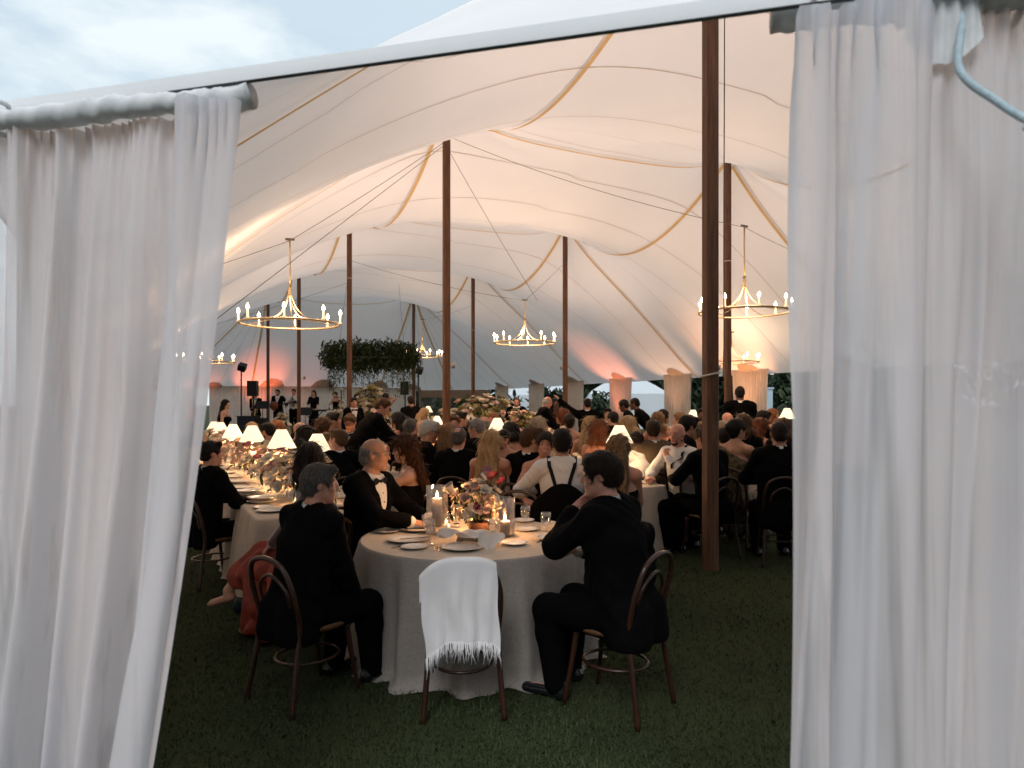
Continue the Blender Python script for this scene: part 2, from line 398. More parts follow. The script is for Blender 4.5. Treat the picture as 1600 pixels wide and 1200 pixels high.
uplight(7, 2.8, -1, UP * 0.7, 'small white uplighter near the top of the pole behind the raised arm')
uplight(3, 2.6, 1, UP * 0.12, 'small uplighter low on the slender pole behind the table lamps')
uplight(8, 2.9, -1, UP * 0.12, 'small uplighter on the pole behind the flower mound')
# ------------------------------------------------------------------ near curtains on the corner opening
M_sheer = cloth_mat('sheer_voile', (0.79, 0.785, 0.815), 0.48, 0.13, 0.03, 500, 2)
t = M_sheer.node_tree; mixc = [n for n in t.nodes if n.type == 'MIX_SHADER' and any(l.from_node.type == 'BSDF_TRANSPARENT' for i_ in n.inputs for l in i_.links)][0]
tcn = [n for n in t.nodes if n.type == 'TEX_COORD'][0]; mpn = N(t, 'ShaderNodeMapping'); mpn.inputs['Scale'].default_value = (9, 9, 0.12); nn_ = N(t, 'ShaderNodeTexNoise'); nn_.inputs['Scale'].default_value = 1.6; nn_.inputs['Detail'].default_value = 3
mr = N(t, 'ShaderNodeMapRange'); mr.inputs['From Min'].default_value = 0.52; mr.inputs['From Max'].default_value = 0.74; mr.inputs['To Min'].default_value = 0.08; mr.inputs['To Max'].default_value = 0.46
t.links.new(tcn.outputs['Object'], mpn.inputs[0]); t.links.new(mpn.outputs[0], nn_.inputs['Vector']); t.links.new(nn_.outputs['Fac'], mr.inputs['Value']); t.links.new(mr.outputs[0], mixc.inputs[0])
M_sleeve = cloth_mat('gathered_sleeve', (0.72, 0.73, 0.73), 0.2, 0.0, 0.12, 200, 12)
def eave_line(x):        # plan position of the near eave at image x position
    a = Vector((-1.75, 2.41)); b = Vector((0.71, 1.90)); d = (b - a)
    return a + d * ((x + 1.75) / d.x)
nrm = Vector((0.51, 2.46)).normalized()
def near_curtain(name, label, top, bot, nf, ztop, seed, edge_side, lean):
    rr = random.Random(seed); e = empty(name, (*eave_line((top[0] + top[1]) / 2), 0)); tag(e, label, 'curtain'); L0 = e.location.copy()
    wid = abs(top[1] - top[0]); ns, nz_ = int(wid / 0.0065), 64
    # irregular folds: many soft ridges of uneven width and depth that wander and open towards the floor
    RG = []
    for _ in range(int(wid / 0.042)):
        w0 = rr.choice([0.012, 0.018, 0.03, 0.045, 0.07, 0.10]) * rr.uniform(0.8, 1.25)
        RG.append((rr.uniform(0, wid), rr.uniform(-0.07, 0.07), rr.uniform(-0.03, 0.03), w0, rr.choice([-1, 1]) * rr.uniform(0.25, 0.75) * min(w0, 0.045), rr.choice([-0.4, -0.4, -0.4, 0.15]), rr.uniform(0.1, 0.7)))
    sv = np.linspace(0, wid, ns + 1); Vv = []
    for j in range(nz_ + 1):
        h = j / nz_; z = ztop * (1 - h) + 0.02 * h
        dep = 0.020 * np.sin(2 * math.pi * sv / 0.21 + seed + 1.5 * np.sin(sv * 4 + h)) * (0.5 + 0.8 * h) + 0.03 * h * np.sin(2 * math.pi * sv / 0.63 + seed)
        gath = max(0.0, 1 - h / 0.10)
        dep += (0.0018 + 0.007 * gath) * np.sin(2 * math.pi * sv / 0.034 + 2 * np.sin(sv * 17)) * (0.25 + 0.75 * gath)
        for c0, d1, d2, w0, a, st_, op in RG:
            on_ = min(1, max(0.12, (h - st_) / 0.25 + 0.12)); wq_ = w0 * (1 + op * h)
            dep += a * on_ * (1 + 0.7 * h) * np.exp(-((sv - c0 - d1 * h - d2 * h * h) / wq_) ** 2)
        q = lean(h)
        slope = np.gradient(dep, sv)
        for i in range(ns + 1):
            s = i / ns; xs = top[0] + (top[1] - top[0]) * s; xb = bot[0] + (bot[1] - bot[0]) * s
            x = xs * (1 - q) + xb * q - 0.35 * dep[i] * max(-0.9, min(0.9, slope[i]))
            p_ = eave_line(x) + nrm * (dep[i] * 1.9 + (0.03 if edge_side > 0 else -0.03))
            Vv.append((p_.x - L0.x, p_.y - L0.y, z))
    n1_ = ns + 1
    Fc = [(j*n1_+i, j*n1_+i+1, (j+1)*n1_+i+1, (j+1)*n1_+i) for j in range(nz_) for i in range(ns)]
    obj('panel', mesh('panel', Vv, Fc, M_sheer), e)
    # gathered sleeve over the rod
    n = 300; x0, x1 = top[0] - 0.01, top[1] + 0.01
    if edge_side < 0: x0 -= 0.04
    if edge_side > 0: x1 += 0.01
    pl_ = np.zeros(n + 1); iv = np.arange(n + 1)
    for _ in range(int((x1 - x0) / 0.007)): pl_ += rr.uniform(-0.0024, 0.003) * np.exp(-((iv - rr.uniform(0, n)) / rr.uniform(0.8, 3.0)) ** 2)
    Vs = []
    for i in range(n + 1):
        x = x0 + (x1 - x0) * i / n; c = eave_line(x) + nrm * (0.015 if edge_side > 0 else -0.035); zc = ztop + 0.03 + 0.004 * math.sin(i * 0.06)
        for kk in range(14):
            a = 2 * math.pi * kk / 14; rw = 0.035 + pl_[min(n, max(0, i + int(5 * math.sin(a + seed))))] * 1.1 + 0.002 * math.sin(2 * a + i * 0.05)
            pp = c + nrm * (rw * math.cos(a)); Vs.append((pp.x - L0.x, pp.y - L0.y, zc + rw * math.sin(a)))
    Fs = [(i*14+kk, i*14+(kk+1) % 14, (i+1)*14+(kk+1) % 14, (i+1)*14+kk) for i in range(n) for kk in range(14)]
    Fs += [tuple(range(13, -1, -1)), tuple(n*14+kk for kk in range(14))]
    obj('sleeve', mesh('sleeve', Vs, Fs, M_sleeve), e)
    for kx in ([0.52] if edge_side > 0 else [0.36]):
        x = x0 + (x1 - x0) * kx; c = eave_line(x) + nrm * 0.015
        MB().tube([(c.x - L0.x + nrm.x * 0.055 * math.cos(a), c.y - L0.y + nrm.y * 0.055 * math.cos(a), ztop + 0.035 + 0.055 * math.sin(a)) for a in [6.283*q/14 for q in range(14)]], 0.009, 6, closed=True).build('tie', M_sleeve, e)
    return e, L0
cl_, _ = near_curtain('door_curtain', 'sheer pale curtain hanging at left of the tent opening, swept aside', (-2.75, -0.85), (-2.95, -1.16), 15, 2.625, 3, 1, lambda h: h ** 1.25)
cr_, L0 = near_curtain('door_curtain', 'sheer pale curtain hanging straight at right of the tent opening', (0.745, 2.3), (0.668, 2.30), 13, 2.665, 11, -1, lambda h: h)
# a loose end of the right curtain thrown over its sleeve
Vo = []; nA, nB = 34, 14
for j in range(nB + 1):
    a = -0.15 + j / nB * 0.42; 
    for i in range(nA + 1):
        x = 1.00 + 0.155 * i / nA; rr_ = 0.047 + 0.006 * math.sin(i * 0.9 + 0.7 * math.sin(j * 0.5)) + 0.004 * math.sin(i * 0.37)
        if a < 0.075: th_ = a / 0.047; q = eave_line(x) + nrm * (-0.035 - rr_ * math.sin(th_)); z = 2.695 + rr_ * math.cos(th_)
        else: q = eave_line(x + 0.10 * (a - 0.075) * (i / nA - 0.3)) + nrm * (-0.035 - rr_ - 0.012); z = 2.695 - (a - 0.075) * (1 + 0.5 * math.sin(i / nA * 3.1)) * 0.62
        Vo.append((q.x - L0.x, q.y - L0.y, z))
obj('overlap_fold', mesh('overlap_fold', Vo, [(j*(nA+1)+i, j*(nA+1)+i+1, (j+1)*(nA+1)+i+1, (j+1)*(nA+1)+i) for j in range(nB) for i in range(nA)], M_sleeve), cr_)
# guy rope tied round the right sleeve
cA = eave_line(1.08); pA = Vector((cA.x, cA.y - 0.07, 2.68)); 
rp = catmull([pA, pA + Vector((0.02, -0.03, -0.06)), px(1500, 110, 1.66), px(1560, 160, 1.60), px(1620, 195, 1.54), px(1720, 235, 1.45), (2.3, 0.9, 1.6), (3.1, 0.1, 0.02)], 8)
ro = empty('guy_rope', (*rp[-1].xy, 0)); tag(ro, 'pale blue guy rope tied round the right curtain sleeve', 'rope')
b_ = MB().tube(rp, 0.009, 8).build('rope', mat('pale_rope', (0.42, 0.52, 0.56), 0.8, 0.15, 60, 0.6, 300), ro); b_.location = -ro.location
b_ = MB().tube([(pA.x + 0.03*math.cos(a), pA.y + 0.06*math.sin(a) + 0.05, 2.69 + 0.02*math.sin(2*a)) for a in [6.283*q/16 for q in range(16)]], 0.014, 6, closed=True).build('knot', M_sleeve, ro); b_.location = -ro.location
b_ = MB().tube([rp[-1] + Vector((0, 0, 0.08)), rp[-1] - Vector((0, 0, 0.1))], 0.012, 6).build('peg', M_rope, ro); b_.location = -ro.location
# ------------------------------------------------------------------ curtains along the far walls
M_wallc = cloth_mat('wall_curtain', (0.70, 0.61, 0.53), 0.42, 0.0, 0.06, 300, 4)
def wall_curtain(a, b, label, pleat=0.16, amp=0.035, waist=0.0):
    """pleated sheet from (u,v) a to b just inside the eave, floor to eave"""
    A, B = Vector(a), Vector(b); ln = (B - A).length; n = int(ln / pleat) * 6; mid = A.lerp(B, 0.5)
    dr = (B - A).normalized(); nn = Vector((-dr.y, dr.x))
    base = W(mid.x, mid.y); e = empty('wall_curtain', (*base, 0)); tag(e, label, 'curtain', 'pleated curtains along the tent walls')
    zt = cz(mid.x, mid.y) - 0.04; Vv = []; rows = 9; rr = random.Random(hash(a) % 1000)
    ph = [rr.uniform(-1, 1) for _ in range(n + 2)]
    for j in range(rows + 1):
        h = j / rows; z = zt * (1 - h)
        wf = 1 - waist * math.sin(math.pi * min(1, h * 0.9)) + waist * 0.6 * h
        for i in range(n + 1):
            s = i / n - 0.5
            q = mid + dr * (s * ln * wf) + nn * (amp * math.sin(i * 2 * math.pi / 6 + ph[i // 6]) * (0.6 + 0.5 * h))
            pw = W(q.x, q.y); Vv.append((pw.x - base.x, pw.y - base.y, z))
    Fc = [(j*(n+1)+i, j*(n+1)+i+1, (j+1)*(n+1)+i+1, (j+1)*(n+1)+i) for j in range(rows) for i in range(n)]
    obj('panel', mesh('panel', Vv, Fc, M_wallc), e)
    MB().tube([(*(W(*(mid + dr * (s * ln * 1.02))) - base), zt + 0.02) for s in (-0.5, 0.5)], 0.03, 8).build('header_rail', M_wallc, e)
    return e
bands = ['behind the left chandelier', 'behind the bass player', 'lit orange behind the singer', 'behind the white blossom mound', 'behind the right loudspeaker']
vv_ = [-5.4, -2.6]
wall_curtain((30.2, -5.45), (32.6, -2.7), 'grey pleated wall curtain in the far left corner of the tent')
segs = [(-2.0, 0.2), (0.25, 2.4), (2.45, 4.6), (4.65, 6.8), (6.85, 8.9)]
for (s0, s1), nm in zip(segs, bands[1:4] + ['behind the flower tower', 'behind the right loudspeaker']):
    wall_curtain((32.85, s0), (32.85, s1), 'pleated wall curtain ' + nm)
wall_curtain((3.1, -5.5), (-2.0, -5.5), 'pleated curtain on the left wall just inside the opening')
for k in range(6):
    u0 = 3.2 + 5.6 * k
    wall_curtain((min(u0 + 5.5, 29.5), -5.5), (u0, -5.5), ['pleated curtain along the left tent wall beside the far lamps', 'pleated curtain on the left wall beyond the first',
      'pleated curtain midway along the left tent wall', 'pleated curtain past the middle of the left wall', 'pleated curtain on the left wall near the stage', 'last short curtain of the left wall by the stage'][k])
bl = [(10.9, 'gathered peach curtain behind the standing man at right'), (14.3, 'wide gathered curtain right of the white marquee'), (17.7, 'gathered curtain with orange glow between two views of white marquee'),
      (21.1, 'gathered curtain behind the guest with raised arm'), (24.5, 'gathered curtain behind the stooping white haired man'), (7.4, 'gathered curtain at right hidden by the door curtain'), (28.2, 'gathered curtain by the far corner window')]
for u0, lb in bl: wall_curtain((u0 + 0.72, 12.05), (u0 - 0.72, 12.05), lb, 0.13, 0.075, 0.12)
# fan shaped reinforcements above the side poles
M_fan = cloth_mat('tan_fan_patch', (0.50, 0.40, 0.31), 0.3, 0.0, 0.15, 100, 5)
def fan(u, v, du, dv, r=0.40):
    mb = MB(); l = math.hypot(du, dv); du /= l; dv /= l; P = []; n = 12
    for i in range(n + 1):
        a = -math.pi / 2 + math.pi * i / n; rr = r * (1 + 0.05 * (i % 2))
        uu_ = u + rr * (math.cos(a) * du - math.sin(a) * dv); vq = v + rr * (math.cos(a) * dv + math.sin(a) * du)
        P.append((*W(uu_, vq), cz(uu_, vq) - 0.03))
    P.append((*W(u, v), cz(u, v) - 0.03)); mb.add(P, [(i, i + 1, n + 1) for i in range(n)])
    tchild('reinforcement_patch', mb, M_fan)
for u0, _ in bl: fan(u0, 12.1, 0, -1)
for v0 in (-2.0, 1.0, 3.6, 6.6, 8.6): fan(32.9, v0, -1, 0, 0.6)
for k in range(9): fan(0.8 + 3.4 * k, -5.6, 0, 1)
# clear window wall across the far right corner
WA, WB = Vector((32.75, 9.05)), Vector((29.8, 12.1)); wm = WA.lerp(WB, 0.5)
wn = empty('window_wall', (*W(wm.x, wm.y), 0)); tag(wn, 'clear window wall with tan frame behind the flower mound', 'window'); WL = wn.location.copy()
M_frame = mat('tan_canvas', (0.34, 0.25, 0.18), 0.85, 0.1)
def wq(mb, f0, f1, z0, z1, off=0.0):
    q0, q1 = WA.lerp(WB, f0) - Vector((0.7, 0.7)) * off, WA.lerp(WB, f1) - Vector((0.7, 0.7)) * off; p0, p1 = W(q0.x, q0.y), W(q1.x, q1.y)
    mb.add([(p0.x-WL.x, p0.y-WL.y, z0), (p1.x-WL.x, p1.y-WL.y, z0), (p1.x-WL.x, p1.y-WL.y, z1), (p0.x-WL.x, p0.y-WL.y, z1)], [(0, 1, 2, 3)]); return mb
wq(MB(), 0, 1, 2.0, 2.42).build('valance', M_frame, wn, False)
wq(MB(), 0, 1, 0.0, 0.6).build('skirt', M_frame, wn, False)
wq(MB(), 0, 1, 0.6, 2.0, 0.004).build('pane', glass_mat('window_vinyl', (0.9, 0.95, 0.94), 0.05), wn, False)
for f0 in (0.015, 0.985): wq(MB(), f0 - 0.015, f0 + 0.015, 0.0, 2.4, 0.03).build('mullion', M_frame, wn, False)
# ------------------------------------------------------------------ chandeliers
M_brass = mat('aged_brass', (0.60, 0.46, 0.28), 0.35, 0.1, 20, metal=0.9)
M_candle = mat('candle_sleeve', (0.85, 0.78, 0.62), 0.5, 0.05, emit=(1.0, 0.72, 0.38), estr=0.55)
M_bulb = emit_mat('lit_bulb', (1.0, 0.80, 0.50), 26.0)
def bulb_mesh(): return MB().lathe([(0.004, 0), (0.014, 0.008), (0.024, 0.028), (0.019, 0.052), (0.007, 0.078), (0.001, 0.088)], 10).me('bulb', M_bulb)
BULB = bulb_mesh()
SLEEVE = MB().lathe([(0.001, 0), (0.026, 0.002), (0.03, 0.012), (0.0145, 0.016), (0.0145, 0.13), (0.001, 0.13)], 10).me('candle_sleeve', M_candle)
def chandelier(x, yring, ytop, d, label, n=10, Rr=0.75, power=60, spin=0.2):
    c = px(x, yring, d); top = px(x, ytop, d).z - c.z
    e = empty('chandelier', c, spin); tag(e, label, 'chandelier', 'brass ring chandeliers with candle bulbs')
    ring = [(Rr * math.cos(6.283*k/48), Rr * math.sin(6.283*k/48), 0) for k in range(48)]
    MB().tube(ring, 0.018, 8, closed=True).build('ring', M_brass, e)
    MB().tube([(0, 0, 0.46), (0, 0, top)], 0.014, 8).build('stem', M_brass, e)
    MB().lathe([(0.012, 0.60), (0.016, 0.57), (0.036, 0.60), (0.016, 0.56), (0.032, 0.535), (0.032, 0.515), (0.016, 0.48), (0.02, 0.44), (0.012, 0.42)], 14).build('hub', M_brass, e)
    MB().tube([(-0.07, 0, top + 0.02), (0.07, 0, top + 0.02)], 0.02, 8).build('ceiling_hook', M_rope, e)
    for k in range(5):
        a = 6.283 * k / 5 + 0.3; ca, sa = math.cos(a), math.sin(a)
        pts = catmull([(0.012*ca, 0.012*sa, 0.52), (0.04*ca, 0.04*sa, 0.40), (0.13*ca, 0.13*sa, 0.22), (0.34*ca, 0.34*sa, 0.07), (Rr*ca, Rr*sa, 0.0)], 5)
        MB().tube(pts, 0.0075, 6).build('arm', M_brass, e)
    for k in range(n):
        a = 6.283 * k / n
        s = obj('candle_sleeve', SLEEVE, e, (Rr * 1.02 * math.cos(a), Rr * 1.02 * math.sin(a), 0.02))
        obj('bulb', BULB, s, (0, 0, 0.13))
    lamp_light('chandelier_light', (0, 0, 0.24), power, 0.35, e)
    return c, top
CHN = [chandelier(453, 506, 376, 11.0, 'largest brass ring chandelier, hanging at left above the flower table', 8, 0.75, 85),
       chandelier(1163, 488, 355, 12.0, 'brass ring chandelier at right beside the thickest pole', 9, 0.75, 85, 0.5),
       chandelier(820, 536, 470, 17.4, 'brass ring chandelier in the middle of the tent', 10, 0.75, 130),
       chandelier(660, 557, 500, 27.5, 'small far chandelier in front of the hanging greenery', 10, 0.75, 80),
       chandelier(1143, 566, 520, 20.0, 'far chandelier half hidden behind the thickest pole', 9, 0.75, 55, 0.1),
       chandelier(322, 566, 510, 20.0, 'far chandelier seen through the left door curtain', 9, 0.75, 50, 0.1)]
# suspension cables
def cable(a, b, s, label):
    P = sag(a, b, s, 12); e = empty('suspension_cable', P[0]); tag(e, label, 'cable', 'thin cables slung between the poles')
    o = MB().tube(P, 0.0048, 5).build('wire', M_rope, e); o.location = -P[0]
def ptop(i, z): return Vector((*W(*POLES[i]), z))
def chtop(i): return CHN[i][0] + Vector((0, 0, CHN[i][1]))
cable(chtop(0), ptop(1, 6.6), 0.03, 'thin cable from the left chandelier up to the tall pole')
cable(chtop(0), Vector((*W(5.5, -5.6), 3.0)), 0.02, 'thin cable from the left chandelier to the left eave')
cable(ptop(1, 6.55), px(330, 505, 8.2), 0.0, 'long thin cable running from the tall pole down behind the left curtain')
cable(chtop(1), ptop(1, 6.7), 0.15, 'long thin cable from the tall pole to the right chandelier')
cable(chtop(1), Vector((*W(6.0, 9.5), 5.0)), 0.05, 'thin cable from the right chandelier to the roof at right')
cable(chtop(2), ptop(7, 6.1), 0.02, 'thin cable from the middle chandelier to the pole at its right')
cable(chtop(2), ptop(2, 5.6), 0.1, 'thin cable from the middle chandelier to the pole at its left')
cable(chtop(3), ptop(8, 5.6), 0.05, 'thin cable from the far chandelier to the pole behind it')
cable(chtop(4), ptop(6, 5.0), 0.05, 'thin cable from the half hidden chandelier to the nearby pole')
cable(chtop(5), ptop(2, 5.0), 0.05, 'thin cable from the veiled chandelier to its pole')
cable(ptop(1, 6.5), px(840, 470, 15.0), 0.05, 'thin slanting cable dropping right of the tall pole')
# ------------------------------------------------------------------ tables
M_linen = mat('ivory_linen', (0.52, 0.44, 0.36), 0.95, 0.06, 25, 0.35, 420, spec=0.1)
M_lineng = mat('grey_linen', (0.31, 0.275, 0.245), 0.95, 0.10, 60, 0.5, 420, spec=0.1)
M_plate = mat('white_porcelain', (0.74, 0.72, 0.69), 0.18, 0.02, spec=0.5)
M_rim = mat('gilt_rim', (0.45, 0.36, 0.25), 0.3, 0.1, metal=0.5)
M_steel = mat('flatware', (0.55, 0.53, 0.5), 0.2, 0.05, metal=1.0)
M_glass = glass_mat()
M_water = glass_mat('water', (0.93, 0.92, 0.88), 0.12)
def cloth_table(name, label, path, base, rz, top=0.75, seed=1, mtop=None, drop=0.0, puddle=0.06, nf=None, cat='table'):
    """a table under a floor-length cloth; path = closed outline (local xy) of the top"""
    e = empty(name, base, rz); tag(e, label, cat)
    rr = random.Random(seed); n = len(path); P = [Vector(q) for q in path]
    c = sum(P, Vector((0, 0))) / n
    L_ = [0]
    for i in range(n): L_.append(L_[-1] + (P[(i+1) % n] - P[i]).length)
    per = L_[-1]; nf = nf or int(per / 0.30)
    ph = [rr.uniform(-1.3, 1.3) for _ in range(nf + 1)]; am = [rr.uniform(0.35, 1.3) for _ in range(nf + 1)]; ph[-1] = ph[0]; am[-1] = am[0]
    rows = [(0.0, 0.0, 0), (0.010, -0.004, 0), (0.016, -0.016, 0), (0.02, -0.10, 0.25), (0.022, -0.22, 0.55), (0.026, -0.38, 0.8), (0.030, -0.54, 1.0), (0.034, -0.66, 1.05), (0.036, -0.715, 1.08), (0.045 + puddle*0.8, -0.742, 1.1), (0.055 + puddle, -0.745, 1.1)]
    V = []; Fc = []
    for (o_, dz, a) in rows:
        for i in range(n):
            nxt, prv = P[(i+1) % n], P[i-1]; tg = (nxt - prv).normalized(); nn = Vector((tg.y, -tg.x))
            k = L_[i] / per * nf; ki = int(k); fr = k - ki
            pj = ph[ki] * (1-fr) + ph[ki+1] * fr; aj = am[ki] * (1-fr) + am[ki+1] * fr
            f = math.sin(2*math.pi*k + pj) * 0.055 * aj * a + 0.02 * a * math.sin(2*math.pi*k*2 + 2*pj)
            q = P[i] + nn * (o_ + f + 0.03 * a)
            V.append((q.x, q.y, top + dz * top / 0.75 + (0.006 * math.sin(k * 9) if dz < -0.7 else 0)))
    for j in range(len(rows) - 1):
        for i in range(n): Fc.append((j*n+i, j*n+(i+1) % n, (j+1)*n+(i+1) % n, (j+1)*n+i))
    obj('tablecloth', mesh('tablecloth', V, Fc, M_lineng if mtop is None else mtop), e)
    # top sheet of the cloth
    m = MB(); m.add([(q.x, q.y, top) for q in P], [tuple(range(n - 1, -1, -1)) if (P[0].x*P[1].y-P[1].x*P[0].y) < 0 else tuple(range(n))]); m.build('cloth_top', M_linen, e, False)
    m = MB(); m.add([(c.x + (q.x-c.x)*0.97, c.y + (q.y-c.y)*0.97, top - 0.012) for q in P] + [(c.x + (q.x-c.x)*0.97, c.y + (q.y-c.y)*0.97, top - 0.05) for q in P],
        [(i, (i+1) % n, n+(i+1) % n, n+i) for i in range(n)]); m.build('table_board', M_wood, e, False)
    return e
def circle(r, n=160): return [(r*math.cos(6.283185*k/n), r*math.sin(6.283185*k/n)) for k in range(n)]
def rrect(w_, l_, r=0.05, step=0.06):
    pts = []
    for cx, cy, a0 in ((w_/2-r, l_-r, 0), (-w_/2+r, l_-r, 90), (-w_/2+r, r, 180), (w_/2-r, r, 270)):
        for k in range(5):
            a = R(a0 + 22.5*k); pts.append(Vector((cx + r*math.cos(a), cy + r*math.sin(a))))
    o = []
    for i in range(len(pts)):
        a, b = pts[i], pts[(i+1) % len(pts)]; m = max(1, int((b-a).length/step))
        for q in range(m): o.append(tuple(a.lerp(b, q/m)))
    return o
RT = Vector((-0.28, 4.92))
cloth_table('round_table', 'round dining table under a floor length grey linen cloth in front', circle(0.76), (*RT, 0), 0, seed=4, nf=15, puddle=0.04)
UZ = math.atan2(UU.y, UU.x) - math.pi / 2
LT = {}
def long_table(key, label, x, y, ln, w_=1.1, seed=1):
    e = cloth_table('banquet_table', label, rrect(w_, ln), (x, y, 0), UZ, seed=seed, mtop=M_linen, puddle=0.0); LT[key] = (Vector((x, y)), ln, w_)
    return e
long_table('L1', 'long banquet table at left under massed flowers and a row of lamps', -1.55, 5.88, 10.5, seed=11)
long_table('R1', 'long banquet table behind the man with hand to mouth', 1.26, 7.70, 7.5, seed=12)
long_table('H1', 'banquet table among the guests right of the bearded man', 3.7, 9.6, 5.0, seed=13)
long_table('M1', 'banquet table end with tan cloth behind the man in suspenders', 1.75, 16.2, 5.0, seed=14)
long_table('F1', 'far banquet table in front of the right loudspeaker', -1.5, 16.2, 8.0, seed=15)
long_table('K1', 'banquet table behind the bald man with glasses', -1.5, 9.6, 6.0, seed=17)
long_table('G1', 'far banquet table left of the standing man', 5.2, 16.5, 5.0, seed=16)
def on(key, s, t_, z=0.75):
    """point on a long table: s metres down it, t across"""
    b, ln, w_ = LT[key]; q = b + UU * s + VV * t_; return Vector((q.x, q.y, z))
# ---- tableware
PLATE = MB().lathe([(0.001, 0.004), (0.085, 0.004), (0.095, 0.008), (0.135, 0.019), (0.137, 0.021), (0.130, 0.021), (0.092, 0.011), (0.08, 0.008), (0.001, 0.008)], 32).me('plate', M_plate)
PRIM = MB().lathe([(0.108, 0.0165), (0.114, 0.0180)], 32).me('plate_rim_line', M_rim)
SPLATE = MB().lathe([(0.001, 0.003), (0.055, 0.003), (0.085, 0.014), (0.087, 0.016), (0.081, 0.016), (0.052, 0.007), (0.001, 0.007)], 28).me('side_plate', M_plate)
GOB = MB().lathe([(0.001, 0.002), (0.034, 0.002), (0.034, 0.005), (0.008, 0.012), (0.006, 0.035), (0.010, 0.042), (0.006, 0.05), (0.006, 0.06), (0.022, 0.075), (0.034, 0.10), (0.037, 0.13), (0.035, 0.165), (0.0335, 0.165), (0.0355, 0.13), (0.0325, 0.10), (0.02, 0.078), (0.001, 0.074)], 20).me('bowl', M_glass)
GOBW = MB().lathe([(0.001, 0.076), (0.019, 0.079), (0.0315, 0.10), (0.0345, 0.128), (0.001, 0.128)], 20).me('water', M_water)
WINE = MB().lathe([(0.001, 0.002), (0.036, 0.002), (0.036, 0.004), (0.006, 0.010), (0.004, 0.08), (0.02, 0.095), (0.038, 0.125), (0.04, 0.15), (0.031, 0.20), (0.030, 0.20), (0.0385, 0.15), (0.0365, 0.126), (0.018, 0.098), (0.001, 0.094)], 20).me('bowl', M_glass)
def fork_mesh():
    m = MB(); m.box((-0.004, 0, 0.001), (0.004, 0.11, 0.004)); m.box((-0.011, 0.11, 0.001), (0.011, 0.135, 0.004))
    for k in range(4): m.box((-0.011 + k*0.0063, 0.135, 0.001), (-0.008 + k*0.0063, 0.18, 0.004))
    return m.me('fork', M_steel, False)
FORK = fork_mesh()
KNIFE = MB().box((-0.006, 0, 0.001), (0.006, 0.1, 0.006)).box((-0.009, 0.1, 0.001), (0.009, 0.22, 0.004)).me('knife', M_steel, False)
def thing1(name, me, loc, label, cat, group=None, rz=0, kids=()):
    o = obj(name, me, None, loc, (0, 0, rz)); tag(o, label, cat, group)
    for nm, km in kids: obj(nm, km, o)
    return o
def goblet(loc, label, group=None, water=True, sc=1.0):
    o = thing1('water_goblet', GOB, loc, label, 'glass', group, kids=(('water', GOBW),) if water else ()); o.scale = (sc,)*3; return o
# ---- round table setting (positions from photo pixels on the table plane)
def tp(x, y, z=0.75):
    d = F * (CAM_H - z) / (y - HZ); return Vector((gx(x, d), d, z))
TZ = 0.7515
def tpz(x, y): v = tp(x, y); v.z = TZ; return v
for (x, y, lb, big) in [(636, 846, 'large white rimmed plate at the empty place left of the candle', 1), (655, 829, 'large plate in front of the bald man with glasses', 1),
                        (604, 832, 'small bread plate at left edge beside the bald man', 0), (647, 857, 'small side plate at the left front of the round table', 0),
                        (722, 858, 'white plate under the crumpled napkin on the round table', 1), (803, 851, 'small plate right of the crumpled napkin', 0),
                        (866, 843, 'large plate under the elbow of the man at right', 1), (823, 829, 'flat plate behind the right hand candle', 0), (818, 815, 'far plate at the back right of the round table', 0)]:
    thing1('dinner_plate' if big else 'side_plate', PLATE if big else SPLATE, tpz(x, y), lb, 'plate', 'plates on the round table', kids=(('plate_rim_line', PRIM),) if big else ())
for (x, y, lb, wt) in [(667, 842, 'water goblet standing left of the hurricane candle', True), (672, 852, 'nearest water goblet, in front of the hurricane candle', True), (772, 850, 'goblet in front of the right hand candle', True),
                       (821, 826, 'water goblet behind the right hand candle', True), (853, 838, 'goblet beside the elbow of the man at right', False), (712, 824, 'goblet half hidden behind the flowers', False)]:
    goblet(tpz(x, y), lb, 'goblets on the round table', wt)
for (x, y, a, lb, k) in [(612, 857, 1.35, 'knife lying beside the left side plate', KNIFE), (679, 861, 0.35, 'fork lying left of the crumpled napkin', FORK), (686, 862, 0.3, 'second fork lying beside the crumpled napkin', FORK),
                         (838, 849, 0.75, 'fork lying left of the plate at right', FORK), (845, 852, 0.8, 'second fork lying beside the plate at right', FORK), (625, 849, 1.5, 'knife laid across the left large plate', KNIFE)]:
    v = tpz(x, y); v.z += 0.022 if 'across' in lb else 0.001
    thing1('fork' if k is FORK else 'table_knife', k, v, lb, 'cutlery', None, -a + 0.4)
